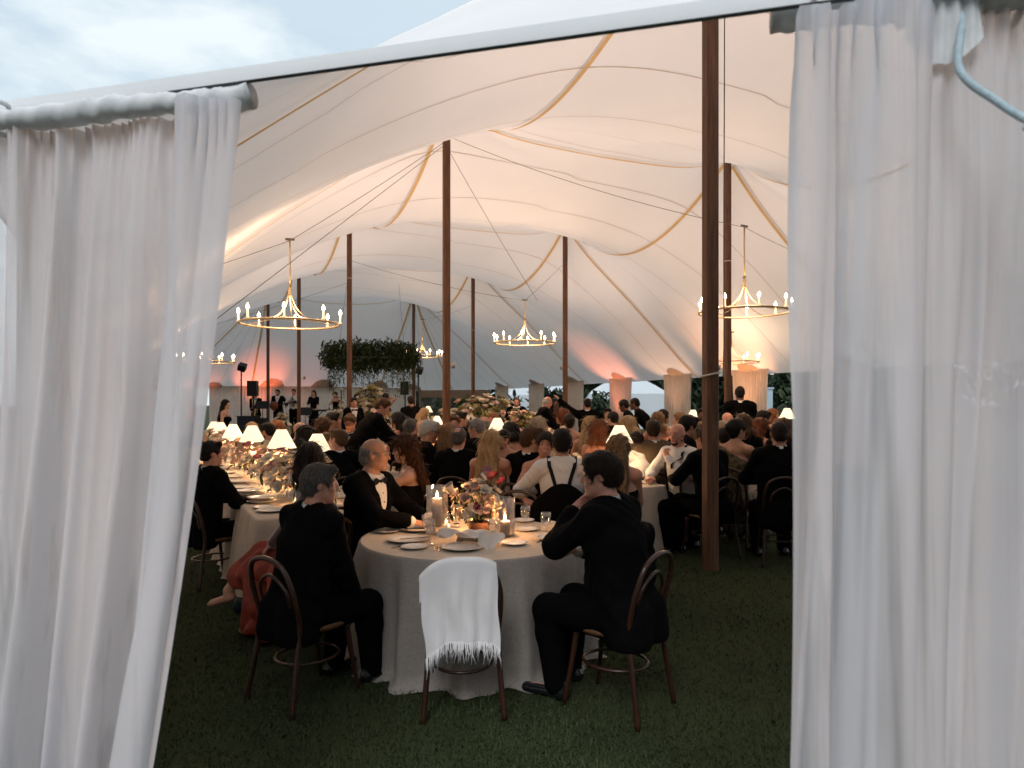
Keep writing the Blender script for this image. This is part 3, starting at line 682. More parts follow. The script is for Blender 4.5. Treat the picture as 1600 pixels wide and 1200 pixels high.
# pillar candles in hurricanes
M_wax = mat('grey_wax', (0.36, 0.30, 0.28), 0.6, 0.08, 15, emit=(1.0, 0.45, 0.15), estr=0.02)
M_flame = emit_mat('flame', (1.0, 0.62, 0.22), 30)
def flame(parent, z, s=1.0):
    m = MB().lathe([(0.001, 0), (0.007, 0.008), (0.009, 0.018), (0.006, 0.032), (0.001, 0.05)], 10); f = m.build('flame', M_flame, parent); f.location = (0, 0, z); f.scale = (s, s, s)
    MB().tube([(0, 0, z - 0.012), (0, 0, z + 0.008)], 0.0015, 5).build('wick', M_rope, parent)
def hurricane(loc, r, h, cr_, ch, label, power=3.0, stem=False):
    e = empty('hurricane_candle', loc); tag(e, label, 'candle')
    z0 = 0.05 if stem else 0.004
    if stem: MB().lathe([(0.001, 0.0), (0.045, 0.0), (0.045, 0.006), (0.014, 0.018), (0.012, 0.035), (0.03, 0.05), (0.001, 0.05)], 20).build('glass_foot', M_glass, e)
    MB().lathe([(r*0.98, 0.0), (r, 0.004), (r, h), (r - 0.003, h), (r - 0.003, 0.006), (0.001, 0.004)], 28).build('glass_cylinder', M_glass, e)
    MB().lathe([(0.001, z0), (cr_, z0), (cr_, z0 + ch), (cr_*0.85, z0 + ch + 0.002), (cr_*0.5, z0 + ch - 0.006), (0.001, z0 + ch - 0.008)], 24).build('pillar', M_wax, e)
    flame(e, z0 + ch + 0.004); lamp_light('candle_light', (0, 0, z0 + ch + 0.05), power, 0.02, e, (1.0, 0.50, 0.20))
hurricane(tpz(683, 834), 0.078, 0.34, 0.036, 0.20, 'tall grey pillar candle in a glass cylinder at the middle of the round table', 6.5, True)
hurricane(tpz(789, 838), 0.070, 0.27, 0.036, 0.10, 'short grey pillar candle in a glass cylinder right of the flowers', 5.0)
hurricane(tpz(742, 817), 0.066, 0.25, 0.034, 0.07, 'glass cylinder candle half hidden behind the flowers', 3.0)
def votive(loc, label, group=None, power=0.8, r=0.03, h=0.075):
    e = empty('votive_candle', loc); tag(e, label, 'candle', group)
    MB().lathe([(r*0.8, 0.0), (r, h), (r-0.003, h), (r*0.8-0.003, 0.005), (0.001, 0.004)], 18).build('glass_cup', M_glass, e)
    MB().lathe([(0.001, 0.005), (r*0.75, 0.005), (r*0.8, h*0.38), (0.001, h*0.38)], 16).build('wax', M_candle, e)
    flame(e, h*0.4, 0.8)
    if power: lamp_light('candle_light', (0, 0, h*0.7), power, 0.015, e, (1.0, 0.5, 0.2))
votive(tpz(697, 829), 'votive candle in a tall glass beside the hurricane candle', None, 2.2, 0.032, 0.12)
votive(tpz(737, 829), 'small votive candle in front of the flower bowl', None, 2.0, 0.036, 0.085)
# crumpled napkin, and the folded ones
M_napkin = cloth_mat('white_napkin', (0.66, 0.63, 0.60), 0.12, 0.0, 0.04, 300, 10)
M_throw = cloth_mat('white_wool_throw', (0.72, 0.70, 0.70), 0.10, 0.0, 0.05, 260, 8)
def crumple(w_, l_, seed, hgt=0.03, n=26):
    rr = np.random.RandomState(seed); V = []
    ks = [(rr.uniform(8, 30), rr.uniform(8, 30), rr.uniform(0, 6.28), rr.uniform(0.3, 1)) for _ in range(7)]
    for j in range(n + 1):
        for i in range(n + 1):
            x, y = (i/n - 0.5)*w_, (j/n - 0.5)*l_
            z = sum(a*abs(math.sin(kx*x + ky*y + p_)) for kx, ky, p_, a in ks) / 4 * hgt
            x2 = x + 0.02*math.sin(y*31 + seed); y2 = y + 0.02*math.sin(x*27 + seed)
            V.append((x2, y2, 0.012 + z))
    return V, [(j*(n+1)+i, j*(n+1)+i+1, (j+1)*(n+1)+i+1, (j+1)*(n+1)+i) for j in range(n) for i in range(n)]
V, Fc = crumple(0.42, 0.20, 5, 0.075)
c0 = tpz(738, 852)
V = [(x, y, z + 0.010) if True else None for x, y, z in V]
for i, (x, y, z) in enumerate(V):      # the right corner slides over the table edge
    if x > 0.08:
        q = (x - 0.08); over = max(0, (-0.02 - y + q * 0.9)); V[i] = (x - over*0.25, y - q*0.5, max(z - over*0.75, -0.09 + z) if over > 0 else z)
nk = obj('napkin', mesh('napkin', V, Fc, M_napkin), None, c0, (0, 0, -0.22)); tag(nk, 'crumpled white napkin lying over a plate on the round table', 'napkin')
# clutch bags
M_pearl = mat('pearl_beads', (0.62, 0.58, 0.54), 0.35, 0.25, 90, 1.0, 220); M_gold = mat('gold_frame', (0.7, 0.5, 0.26), 0.25, 0.05, metal=1.0)
def clutch(loc, rz, r, label, rimmed):
    e = empty('clutch_bag', loc, rz); tag(e, label, 'bag')
    m = MB(); n = 18; th = 0.022
    for s, ins in ((-1, 0.85), (-1, 1.0), (1, 1.0), (1, 0.85)):
        pass
    prof = [(0.80, -th*1.2), (0.95, -th), (1.0, 0), (0.95, th), (0.80, th*1.2)]
    V = []
    for f_, y in prof:
        for k in range(n + 1):
            a = math.pi * k / n; V.append((r*f_*math.cos(a), y, r*0.86*f_*math.sin(a) + 0.002))
    Fc = [(j*(n+1)+k, j*(n+1)+k+1, (j+1)*(n+1)+k+1, (j+1)*(n+1)+k) for j in range(4) for k in range(n)]
    Fc += [tuple(range(n, -1, -1)), tuple(4*(n+1)+k for k in range(n+1))]
    m.add(V, Fc).build('pouch', M_pearl, e)
    if rimmed: MB().tube([(r*0.66*math.cos(math.pi*k/n), -th*1.35, r*0.55*math.sin(math.pi*k/n)+0.004) for k in range(n+1)], 0.006, 6).build('frame', M_gold, e)
clutch(tpz(733, 847), 0.1, 0.088, 'white rounded clutch bag with gold frame on the round table', True)
clutch(tpz(862, 830), -0.5, 0.085, 'white beaded round clutch bag by the man at right', False)
# ------------------------------------------------------------------ blooms
M_white = mat('cream_petal', (0.74, 0.66, 0.54), 0.7, 0.12, 18); M_blush = mat('blush_petal', (0.66, 0.44, 0.36), 0.7, 0.2, 18)
M_pink = mat('mauve_petal', (0.36, 0.13, 0.16), 0.7, 0.25, 18); M_red = mat('magenta_petal', (0.22, 0.018, 0.045), 0.6, 0.3, 18)
M_blue = mat('lilac_petal', (0.26, 0.24, 0.36), 0.7, 0.2, 18); M_leaf = mat('flower_leaf', (0.045, 0.062, 0.018), 0.55, 0.4, 14, col2=(0.09, 0.10, 0.03)); M_olive = mat('olive_plume', (0.30, 0.27, 0.11), 0.8, 0.3, 25)
M_stem = mat('stem_green', (0.035, 0.05, 0.018), 0.6, 0.2); M_clay = mat('terracotta_bowl', (0.20, 0.085, 0.05), 0.6, 0.15, 20); M_yellow = mat('stamen', (0.6, 0.36, 0.05), 0.7, 0.1)
def petal_flower(r, npet, layers, seed, mat_, cup=0.5):
    """layers of bent oval petals round a centre"""
    rr = random.Random(seed); V = []; Fc = []
    for l_ in range(layers):
        f_ = 1 - l_ * 0.26; tilt = cup + l_ * 0.33
        for k in range(npet):
            a = 6.283*(k + 0.5*l_)/npet + rr.uniform(-0.15, 0.15); ca, sa = math.cos(a), math.sin(a); R_ = r*f_*rr.uniform(0.88, 1.1); wd = R_*rr.uniform(0.36, 0.46)
            b = len(V); tl = tilt + rr.uniform(-0.15, 0.15)
            for (s, w2) in ((0.08, 0.25), (0.55, 1.0), (0.9, 0.7), (1.0, 0.12)):
                rad = R_*s*math.cos(tl*s); z = R_*s*math.sin(tl*s)
                for sd in (-1, 1): V.append((rad*ca - sd*wd*w2*sa, rad*sa + sd*wd*w2*ca, z + 0.25*wd*w2*abs(sd) - 0.1*r*l_*0))
                V.append((rad*ca, rad*sa, z - 0.08*wd))
            for q in range(3):
                i0 = b + q*3; Fc += [(i0, i0+2, i0+5, i0+3), (i0+2, i0+1, i0+4, i0+5)]
    return mesh('bloom', V, Fc, mat_)
BL = {}
for nm, mm in (('white', M_white), ('blush', M_blush), ('pink', M_pink), ('red', M_red), ('blue', M_blue), ('olive', M_olive)):
    BL[nm] = [petal_flower(0.055, 6, 3, 1, mm, 0.35), petal_flower(0.05, 5, 1, 2, mm, 0.25), petal_flower(0.06, 9, 4, 3, mm, 0.6)]
LEAFV = [(0, 0, 0), (0.014, 0.03, 0.004), (0.010, 0.065, 0), (0, 0.085, -0.01), (-0.010, 0.065, 0), (-0.014, 0.03, 0.004)]
def leaves_mesh(pts, rr, s=1.0, m_=None, nm='leaves'):
    V = []; Fc = []
    for p_ in pts:
        q = Matrix.Rotation(rr.uniform(0, 6.28), 3, 'Z') @ Matrix.Rotation(rr.uniform(-1.2, 1.2), 3, 'X') @ Matrix.Rotation(rr.uniform(-0.6, 0.6), 3, 'Y'); b = len(V); k = s*rr.uniform(0.7, 1.3)
        V += [tuple(Vector(p_) + q @ (Vector(v) * k)) for v in LEAFV]; Fc += [(b, b+1, b+2, b+3), (b, b+3, b+4, b+5)]
    return mesh(nm, V, Fc, m_ or M_leaf, False)
def arrangement(loc, label, n, rx, ry, rz_, z0, pal, seed, vase=None, fs=1.0, joined=False, rot=0.0, cat='flowers', group=None, base=0.0, leafs=1.0):
    e = empty('flower_arrangement', loc, rot); tag(e, label, cat, group); rr = random.Random(seed)
    if vase == 'bowl': MB().lathe([(0.001, 0.0), (0.05, 0.0), (0.075, 0.03), (0.078, 0.075), (0.07, 0.078), (0.06, 0.03), (0.001, 0.02)], 24).build('bowl', M_clay, e)
    if vase == 'glass': MB().lathe([(0.05, 0.0), (0.055, 0.16), (0.052, 0.16), (0.047, 0.006), (0.001, 0.005)], 20).build('vase', M_glass, e)
    if vase == 'urn': MB().lathe([(0.16, 0.0), (0.16, 0.05), (0.08, 0.12), (0.07, base*0.6), (0.16, base*0.8), (0.2, base), (0.17, base), (0.001, base*0.9)], 20).build('urn', M_lineng, e)
    lp = []; mb = {}; sm = MB()
    for i in range(n):
        while True:
            q = Vector((rr.uniform(-1, 1), rr.uniform(-1, 1), rr.uniform(-0.35, 1)))
            if 0.45 < q.length < 1.0: break
        c = Vector((q.x*rx, q.y*ry, z0 + q.z*rz_)); nm = rr.choice(pal); k = rr.choice((0, 2, 2, 1)); s = fs*rr.uniform(0.7, 1.25)
        M3 = Vector((q.x, q.y, q.z + 0.35)).to_track_quat('Z', 'Y')
        if joined:
            src = BL[nm][k]; m = mb.setdefault(nm, MB())
            m.add([c + M3 @ (Vector(v.co) * s) for v in src.vertices], [tuple(p_.vertices) for p_ in src.polygons])
        else:
            o = obj('bloom', BL[nm][k], e, c, M3.to_euler(), s)
        if i % 3 == 0: sm.tube([(c.x*0.12, c.y*0.12, max(0.06, base)), (c.x*0.5, c.y*0.5, (max(0.06, base) + c.z)*0.55), c], 0.0025, 4, cap=False)
        for _ in range(int(3*leafs)): lp.append(c*1.0 + Vector((rr.gauss(0, 0.05*fs), rr.gauss(0, 0.05*fs), rr.gauss(-0.03, 0.04*fs))))
    for nm, m in mb.items(): tag(m.build('blooms', BL[nm][0].materials[0], e), kind='stuff')
    tag(obj('leaves', leaves_mesh(lp, rr, 0.8*fs), e), kind='stuff')
    tag(sm.build('stems', M_stem, e), kind='stuff')
    return e
a0 = arrangement(tpz(748, 832), 'low bowl of cream and magenta flowers on the round table', 64, 0.19, 0.15, 0.17, 0.20, ['white']*11 + ['blush']*4 + ['red']*2, 5, 'bowl', 0.74, leafs=0.7)
for (x, y, d_, nm, s) in [(700, 767, 4.95, 'white', 0.8), (770, 744, 5.05, 'red', 0.9), (783, 752, 5.05, 'red', 0.8), (760, 735, 5.05, 'pink', 0.7), (755, 745, 5.0, 'white', 0.7)]:
    p_ = px(x, y, d_) - a0.location; obj('bloom', BL[nm][1], a0, p_, (0.9, 0.2, x), s)
    MB().tube([(0, 0, 0.06), p_*0.55 + Vector((0, 0, 0.05)), p_], 0.003, 5).build('stem', M_stem, a0)
# a calla lily
c = px(712, 772, 4.9) - a0.location
MB().tube([(0, 0, 0.06), c*0.6, c], 0.004, 6).build('stem', M_stem, a0)
o = MB().lathe([(0.004, 0.0), (0.010, 0.03), (0.018, 0.06), (0.032, 0.085), (0.034, 0.088), (0.015, 0.058), (0.004, 0.02)], 14).build('lily', M_white, a0); o.location = c; o.rotation_euler = (0.25, -0.6, 0)
# massed flowers along the left table
for k in range(8):
    s = 1.05 + 1.22*k
    arrangement(on('L1', s, 0.02 + 0.06*math.sin(k*2)), 'cream and blush flower mass on the left table, ' + ['nearest end', 'below the front lamp', 'second clump from the near end', 'below the middle lamps', 'below the third lamp', 'beyond the middle', 'toward the far end', 'at the far end'][k],
        84 if k < 5 else 60, 0.34, 0.62, 0.22, 0.20, ['white']*10 + ['blush']*5 + ['pink'], 20 + k, 'glass', 1.15, k > 4, UZ, group='flower masses along the left table', leafs=0.4)
# flowers on the other tables
for k, (key, s, lb) in enumerate([('R1', 1.5, 'low cream flowers in front of the bearded man in suspenders'), ('R1', 3.3, 'low cream flowers beyond the glasses wearing man'), ('R1', 5.4, 'cream and pink flowers beside the blonde in floral dress'),
                                  ('H1', 1.3, 'low candlelit flowers at right of the bearded man'), ('H1', 3.2, 'low flowers farther along the right hand table'), ('M1', 1.6, 'low cream flowers behind the dark updo woman'),
                                  ('K1', 1.6, 'low cream flowers beside the white haired man'), ('K1', 3.6, 'low white flowers on the table behind the bald man'), ('F1', 1.4, 'cream flowers beside the far lamps'), ('F1', 4.2, 'cream flowers in front of the stooping blonde'), ('G1', 2, 'low flowers on the far right table')]):
    arrangement(on(key, s, 0), lb, 44, 0.22, 0.5, 0.17, 0.17, ['white']*7 + ['blush']*2 + (['pink'] if k == 2 else ['white']), 40 + k, 'glass', 1.05, k > 2, UZ, leafs=0.45)
# big flower mounds far back
def mound(x, ytop, ybot, d_, wpx, label, pal, seed, n):
    top_, bot_ = px(x, ytop, d_), px(x, ybot, d_); rx = wpx/2/F*d_; h = (top_.z - 0.6)
    arrangement((top_.x, d_, 0), label, n, rx, rx*0.7, h*0.75, 0.6 + h*0.25, pal, seed, 'urn', 2.3, True, base=0.7, leafs=1.0)
mound(758, 612, 680, 21.0, 120, 'tall mound of cream roses around the far lamp', ['white']*6 + ['blush']*2 + ['olive']*2, 61, 260)
mound(812, 640, 680, 19.0, 95, 'wide mound of pink and olive flowers before the bearded standing man', ['blush']*4 + ['olive']*4 + ['white']*2 + ['blue'], 62, 190)
mound(578, 600, 680, 20.0, 60, 'tall olive and white flower tower beside the bending man', ['olive']*5 + ['white']*5, 63, 200)
mound(700, 640, 690, 20.5, 60, 'low cream rose mound left of the tallest mound', ['white']*6 + ['blush'], 65, 110)
mound(535, 636, 680, 21.0, 55, 'low white flower mound in front of the violinist', ['white']*6 + ['blush'], 64, 100)
mound(442, 645, 665, 24.0, 26, 'small white flower bunch in front of the bass player', ['white'], 66, 30)
# ------------------------------------------------------------------ table lamps
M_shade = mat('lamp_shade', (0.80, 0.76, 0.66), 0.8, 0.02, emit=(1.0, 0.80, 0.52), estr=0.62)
M_lbase = mat('lamp_stem', (0.55, 0.47, 0.3), 0.4, 0.05)
SHADE = MB().lathe([(0.165, 0.0), (0.055, 0.21), (0.053, 0.21), (0.163, 0.0)], 30).me('shade', M_shade)
LSTEM = MB().lathe([(0.001, 0.0), (0.06, 0.0), (0.06, 0.012), (0.014, 0.018), (0.011, 0.36), (0.001, 0.36)], 14).me('stem', M_lbase)
def table_lamp(x, yb, d_, label, power=22):
    """lamp on a table with its shade's lower rim at photo row yb"""
    p_ = px(x, yb, d_); e = empty('table_lamp', (p_.x, p_.y, 0.7505)); tag(e, label, 'lamp', 'table lamps with white cone shades')
    hz = max(0.22, min(0.62, p_.z - 0.75))
    s_ = obj('stem', LSTEM, e); s_.scale = (1, 1, hz/0.32)
    obj('shade', SHADE, e, (0, 0, hz))
    o = MB().lathe([(0.001, 0.0), (0.02, 0.012), (0.026, 0.035), (0.02, 0.055), (0.001, 0.065)], 10).build('bulb', emit_mat('lamp_bulb', (1.0, 0.75, 0.42), 9), e); o.location = (0, 0, hz + 0.07)
    if power: lamp_light('lamp_light', (0, 0, hz + 0.05), power, 0.04, e, (1.0, 0.62, 0.32))
table_lamp(440, 700, 8.06, 'nearest lamp of the row on the left flower table')
table_lamp(496, 707, 8.0, 'lamp half hiding the kissing couple on the left table')
table_lamp(394, 690, 9.3, 'second lamp of the left row')
table_lamp(364, 684, 11.0, 'third lamp of the left row')
table_lamp(345, 677, 13.6, 'fourth lamp of the left row')
table_lamp(334, 674, 15.2, 'fifth lamp of the left row, half behind the curtain', 14)
table_lamp(968, 692, 8.45, 'lamp above the long haired woman in black', 12)
table_lamp(777, 673, 11.7, 'lamp above the blonde in floral dress')
table_lamp(683, 663, 18.0, 'lamp left of the tall pole, behind the white haired man', 14)
table_lamp(649, 636, 20.4, 'higher far lamp beside the right loudspeaker', 14)
table_lamp(669, 637, 24.0, 'small far lamp right of the loudspeaker', 4)
table_lamp(760, 635, 22.0, 'far lamp glowing in front of the cream rose mound', 14)
table_lamp(1083, 653, 18.2, 'lamp on the far right table left of the thickest pole', 14)
table_lamp(1230, 650, 14.0, 'lamp half hidden by the right door curtain', 5)
for o in [q for q in COL.objects if q.name.startswith('table_lamp')]:   # lamps away from the long tables get a small stand of their own
    x, y, z = o.location
    if not any(-0.1 < (Vector((x, y)) - b).dot(UU) < ln + 0.1 and abs((Vector((x, y)) - b).dot(VV)) < w_/2 for b, ln, w_ in LT.values()):
        cloth_table('side_table', 'small clothed stand under the ' + o['label'][:60], circle(0.3, 40), (x, y, 0), 0, seed=int(x*10) % 50, mtop=M_linen, puddle=0)
# ---- place settings on the long tables
rr = random.Random(9); ORD = 'first second third fourth fifth sixth seventh eighth ninth tenth eleventh twelfth'.split()
for key, lab, n1 in (('L1', 'the left flower table', 12), ('R1', 'the middle table', 9), ('H1', 'the right table', 6)):
    for k in range(n1):
        for sd in (-1, 1):
            s = 0.38 + 0.62*k
            if s > LT[key][1] - 0.2: continue
            wh = ' from the near end, %s side of %s' % ('left' if sd < 0 else 'right', lab); od = ORD[k] + ' '
            thing1('dinner_plate', PLATE, on(key, s, sd*0.37, TZ), od + 'dinner plate' + wh, 'plate', 'dinner plates on ' + lab, kids=(('plate_rim_line', PRIM),))
            if k < 6: goblet(on(key, s + 0.12, sd*0.2, TZ), od + 'goblet' + wh, 'goblets on ' + lab, rr.random() < 0.6)
            if k < 5: thing1('wine_glass', WINE, on(key, s - 0.12, sd*0.21, TZ), od + 'wine glass' + wh, 'glass', 'wine glasses on ' + lab)
            if k < 6: thing1('side_plate', SPLATE, on(key, s + 0.24, sd*0.42, TZ), od + 'side plate' + wh, 'plate', 'side plates on ' + lab)
            if k % 2 == 0 and k < 10: votive(on(key, s + 0.3, sd*0.12, TZ), ORD[k//2] + ' votive candle' + wh, 'added votive candles on ' + lab, 6.0 if key != 'L1' else 3.2)
for key, lab in (('K1', 'the table behind the bald man'), ('M1', 'the tan cloth table end'), ('F1', 'the far table by the lamps'), ('G1', 'the far right table')):
    for k in range(5):
        votive(on(key, 0.5 + 1.05*k, 0.2*(-1)**k, TZ), ORD[k] + ' added votive candle from the near end of ' + lab, 'added votive candles on ' + lab, 8.0)  # candles added to put more warm light on the guests around
        for sd in (-1, 1): thing1('dinner_plate', PLATE, on(key, 0.4 + 0.95*k, sd*0.37, TZ), ORD[k] + ' dinner plate, ' + ('left' if sd < 0 else 'right') + ' side of ' + lab, 'plate', 'dinner plates on ' + lab)
# near end of the left table: cutlery and stacked plates
for (t_, a, k, lb) in [(-0.25, 0.1, FORK, 'fork at the near end of the left table'), (0.0, 0.2, KNIFE, 'knife at the near end of the left table')]:
    thing1('fork' if k is FORK else 'table_knife', k, on('L1', 0.1, t_, TZ), lb, 'cutlery', None, UZ + a)
for k, (x, y, lb) in enumerate([(374, 757, 'large plate at the left edge of the flower table, nearest the seated man'), (388, 772, 'large plate on the near left corner of the flower table'), (407, 783, 'plate with folded napkin at the near end of the flower table')]):
    thing1('dinner_plate', PLATE, tpz(x, y) + Vector((0, 0, 0.022)), lb, 'plate')
# ------------------------------------------------------------------ hanging greenery
hg = px(580, 560, 25.0); e = empty('hanging_greenery', hg); tag(e, 'dark green foliage cloud hanging over the dance floor', 'foliage')
rr = random.Random(31); rx = 75/F*25
M_gl1 = mat('garland_leaf', (0.020, 0.038, 0.012), 0.6, 0.5, 6, col2=(0.05, 0.075, 0.022)); M_gl2 = mat('drooping_fern', (0.06, 0.085, 0.02), 0.6, 0.4, 6)
pts = []; pts2 = []; stems_ = MB()
for _ in range(5200):
    x = rr.uniform(-1, 1); y = rr.uniform(-1, 1); edge = 1 - 0.22*x*x
    lump = 0.75 + 0.25*math.sin(x*7.0 + 1) * math.sin(y*5 + 2) + 0.1*math.sin(x*19)
    z = rr.uniform(-0.62, 0.62) * edge * lump
    pts.append((x*rx*(0.92 + 0.08*rr.random()), y*0.8, z + 0.08))
for _ in range(90):
    x, y = rr.uniform(-0.95, 0.95)*rx, rr.uniform(-0.8, 0.8); ln_ = rr.uniform(0.2, 0.95)*(1.2 if abs(x) > rx*0.55 else 0.8)
    for q in range(int(ln_*16)): pts2.append((x + rr.gauss(0, 0.03), y + rr.gauss(0, 0.03), -0.35 - q/16.0*1.0))
    stems_.tube([(x, y, 0), (x, y, -0.35 - ln_)], 0.004, 4, cap=False)
tag(obj('foliage', leaves_mesh(pts, rr, 2.0, M_gl1), e), kind='stuff'); tag(obj('trailing_fronds', leaves_mesh(pts2, rr, 1.3, M_gl2), e), kind='stuff'); tag(stems_.build('stems', M_stem, e), kind='stuff')
MB().tube([(rx*0.8*math.cos(6.283*k/30), 0.6*math.sin(6.283*k/30), 0) for k in range(30)], 0.03, 6, closed=True).build('frame_hoop', M_rope, e)
for sx in (-1, 1): MB().tube([(sx*rx*0.7, 0, 0), (sx*rx*0.55, 0.3, 5.95 - hg.z)], 0.006, 5).build('suspension_wire', M_rope, e)
# ------------------------------------------------------------------ stage and sound
M_black = mat('black_fabric_cover', (0.012, 0.012, 0.014), 0.8, 0.2, 40, 0.3, 300); M_blackp = mat('black_plastic', (0.010, 0.010, 0.011), 0.45, 0.2, 40)
STZ = 0.42
stg = empty('stage', (-10.6, 31.0, 0), UZ); tag(stg, 'low dark stage platform carrying the band', 'stage')
MB().box((-2.6, -1.8, STZ-0.06), (6.4, 3.2, STZ)).build('deck', M_blackp, stg, False); MB().box((-2.55, -1.75, 0), (6.35, 3.15, STZ-0.062)).build('skirt', M_black, stg, False)
def speaker(x, ytop, ybot, d_, label):
    t_, b_ = px(x, ytop, d_), px(x, ybot, d_); h = t_.z - b_.z; e = empty('loudspeaker', (b_.x, d_, 0)); tag(e, label, 'loudspeaker')
    wd = h*0.62
    m = MB(); m.add([(-wd/2, -0.2, b_.z), (wd/2, -0.2, b_.z), (wd*0.36, 0.2, b_.z), (-wd*0.36, 0.2, b_.z), (-wd/2, -0.2, t_.z), (wd/2, -0.2, t_.z), (wd*0.36, 0.2, t_.z), (-wd*0.36, 0.2, t_.z)], [(0,3,2,1),(4,5,6,7),(0,1,5,4),(1,2,6,5),(2,3,7,6),(3,0,4,7)])
    m.build('cabinet', M_blackp, e, False)
    MB().box((-wd*0.44, -0.212, b_.z + h*0.06), (wd*0.44, -0.203, t_.z - h*0.06)).build('grille', M_black, e, False)
    MB().tube([(0, 0, 0.0), (0, 0, b_.z)], 0.03, 8).build('stand_pole', M_blackp, e)
    for k in range(3):
        a = 2.1*k + 0.3; MB().tube([(0, 0, 0.75), (0.5*math.cos(a), 0.5*math.sin(a), 0.01)], 0.018, 6).build('leg', M_blackp, e)
speaker(396, 595, 619, 28.0, 'black loudspeaker on a pole at the left of the stage')
speaker(633, 596, 617, 30.0, 'black loudspeaker on a pole at the right of the stage')
def light_stand(x, ytop, d_, label):
    t_ = px(x, ytop, d_); e = empty('light_stand', (t_.x, d_, 0)); tag(e, label, 'light stand')
    MB().tube([(0, 0, 0), (0, 0, t_.z)], 0.028, 8).build('pole', M_blackp, e)
    o = MB().box((-0.14, -0.12, -0.12), (0.14, 0.16, 0.12)).build('lamp_head', M_blackp, e, False); o.location = (0.03, 0, t_.z); o.rotation_euler = (0.5, 0.3, 0.2)
    for k in range(3):
        a = 2.1*k; MB().tube([(0, 0, 0.7), (0.45*math.cos(a), 0.45*math.sin(a), 0.01)], 0.015, 6).build('leg', M_blackp, e)
light_stand(377, 574, 27.0, 'tall black light stand left of the band'); light_stand(654, 579, 29.0, 'tall black light stand right of the loudspeaker')
bx = empty('equipment_case', (*px(390, 660, 26.5).xy, 0)); tag(bx, 'dark blue covered equipment case below the left loudspeaker', 'case')
hb = px(390, 651, 26.5).z; M_bluec = mat('blue_cover', (0.012, 0.02, 0.04), 0.8, 0.2)
MB().box((-0.36, -0.3, 0), (0.30, 0.3, hb)).build('body', M_bluec, bx, False); MB().box((0.31, -0.3, 0), (0.62, 0.3, hb - 0.05)).build('side_case', M_black, bx, False); MB().box((-0.38, -0.32, hb+0.002), (0.32, 0.32, hb + 0.03)).build('lid', M_blackp, bx, False)
def music_stand(x, ytop, d_, label):
    t_ = px(x, ytop, d_); e = empty('music_stand', (t_.x, d_, STZ)); tag(e, label, 'music stand', 'music stands on stage')
    o = MB().box((-0.28, -0.01, -0.17), (0.28, 0.01, 0.17)).build('desk', M_blackp, e, False); o.location = (0, 0, t_.z - STZ - 0.15); o.rotation_euler = (-0.35, 0, 0)
    MB().tube([(0, 0, 0.3), (0, 0, t_.z - STZ - 0.2)], 0.015, 6).build('post', M_blackp, e)
    for k in range(3):
        a = 2.1*k; MB().tube([(0, 0, 0.3), (0.25*math.cos(a), 0.25*math.sin(a), 0.005)], 0.01, 6).build('leg', M_blackp, e)
music_stand(410, 627, 29.0, 'music stand beside the saxophone player'); music_stand(477, 637, 29.0, 'keyboard desk beside the singer in black')
# coloured uplights at the foot of the wall curtains
def wash(u, v, power, label, col=(1.0, 0.22, 0.10), du=0, dv=0):
    x, y = W(u, v); e = empty('floor_uplight', (x, y, 0)); tag(e, label, 'light', 'floor uplights washing the curtains')
    MB().tube([(0, 0, 0.0), (0, 0, 0.22)], [0.11, 0.13], 12).build('can', M_blackp, e)
    MB().lathe([(0.001, 0.0), (0.1, 0.0)], 12).build('lens', emit_mat('orange_lens', col, 3), e).location = (0, 0, 0.224)
    lamp_light('uplight_beam', (0, 0, 0.27), power, 0.08, e, col, 'SPOT', (math.pi - 0.12*dv, 0.12*du, 0), 60, 0.7)
wash(32.3, 0.3, 420, 'orange floor uplight behind the singer'); wash(32.3, -2.6, 130, 'orange floor uplight behind the left loudspeaker'); wash(32.3, 2.3, 60, 'orange floor uplight behind the violinist')
wash(17.7, 11.5, 300, 'orange floor uplight below the glowing curtain knot', (1.0, 0.30, 0.16)); wash(10.9, 11.4, 420, 'amber floor uplight behind the standing man', (1.0, 0.42, 0.18)); wash(14.3, 11.4, 170, 'amber floor uplight at the wide gathered curtain', (1.0, 0.50, 0.26))
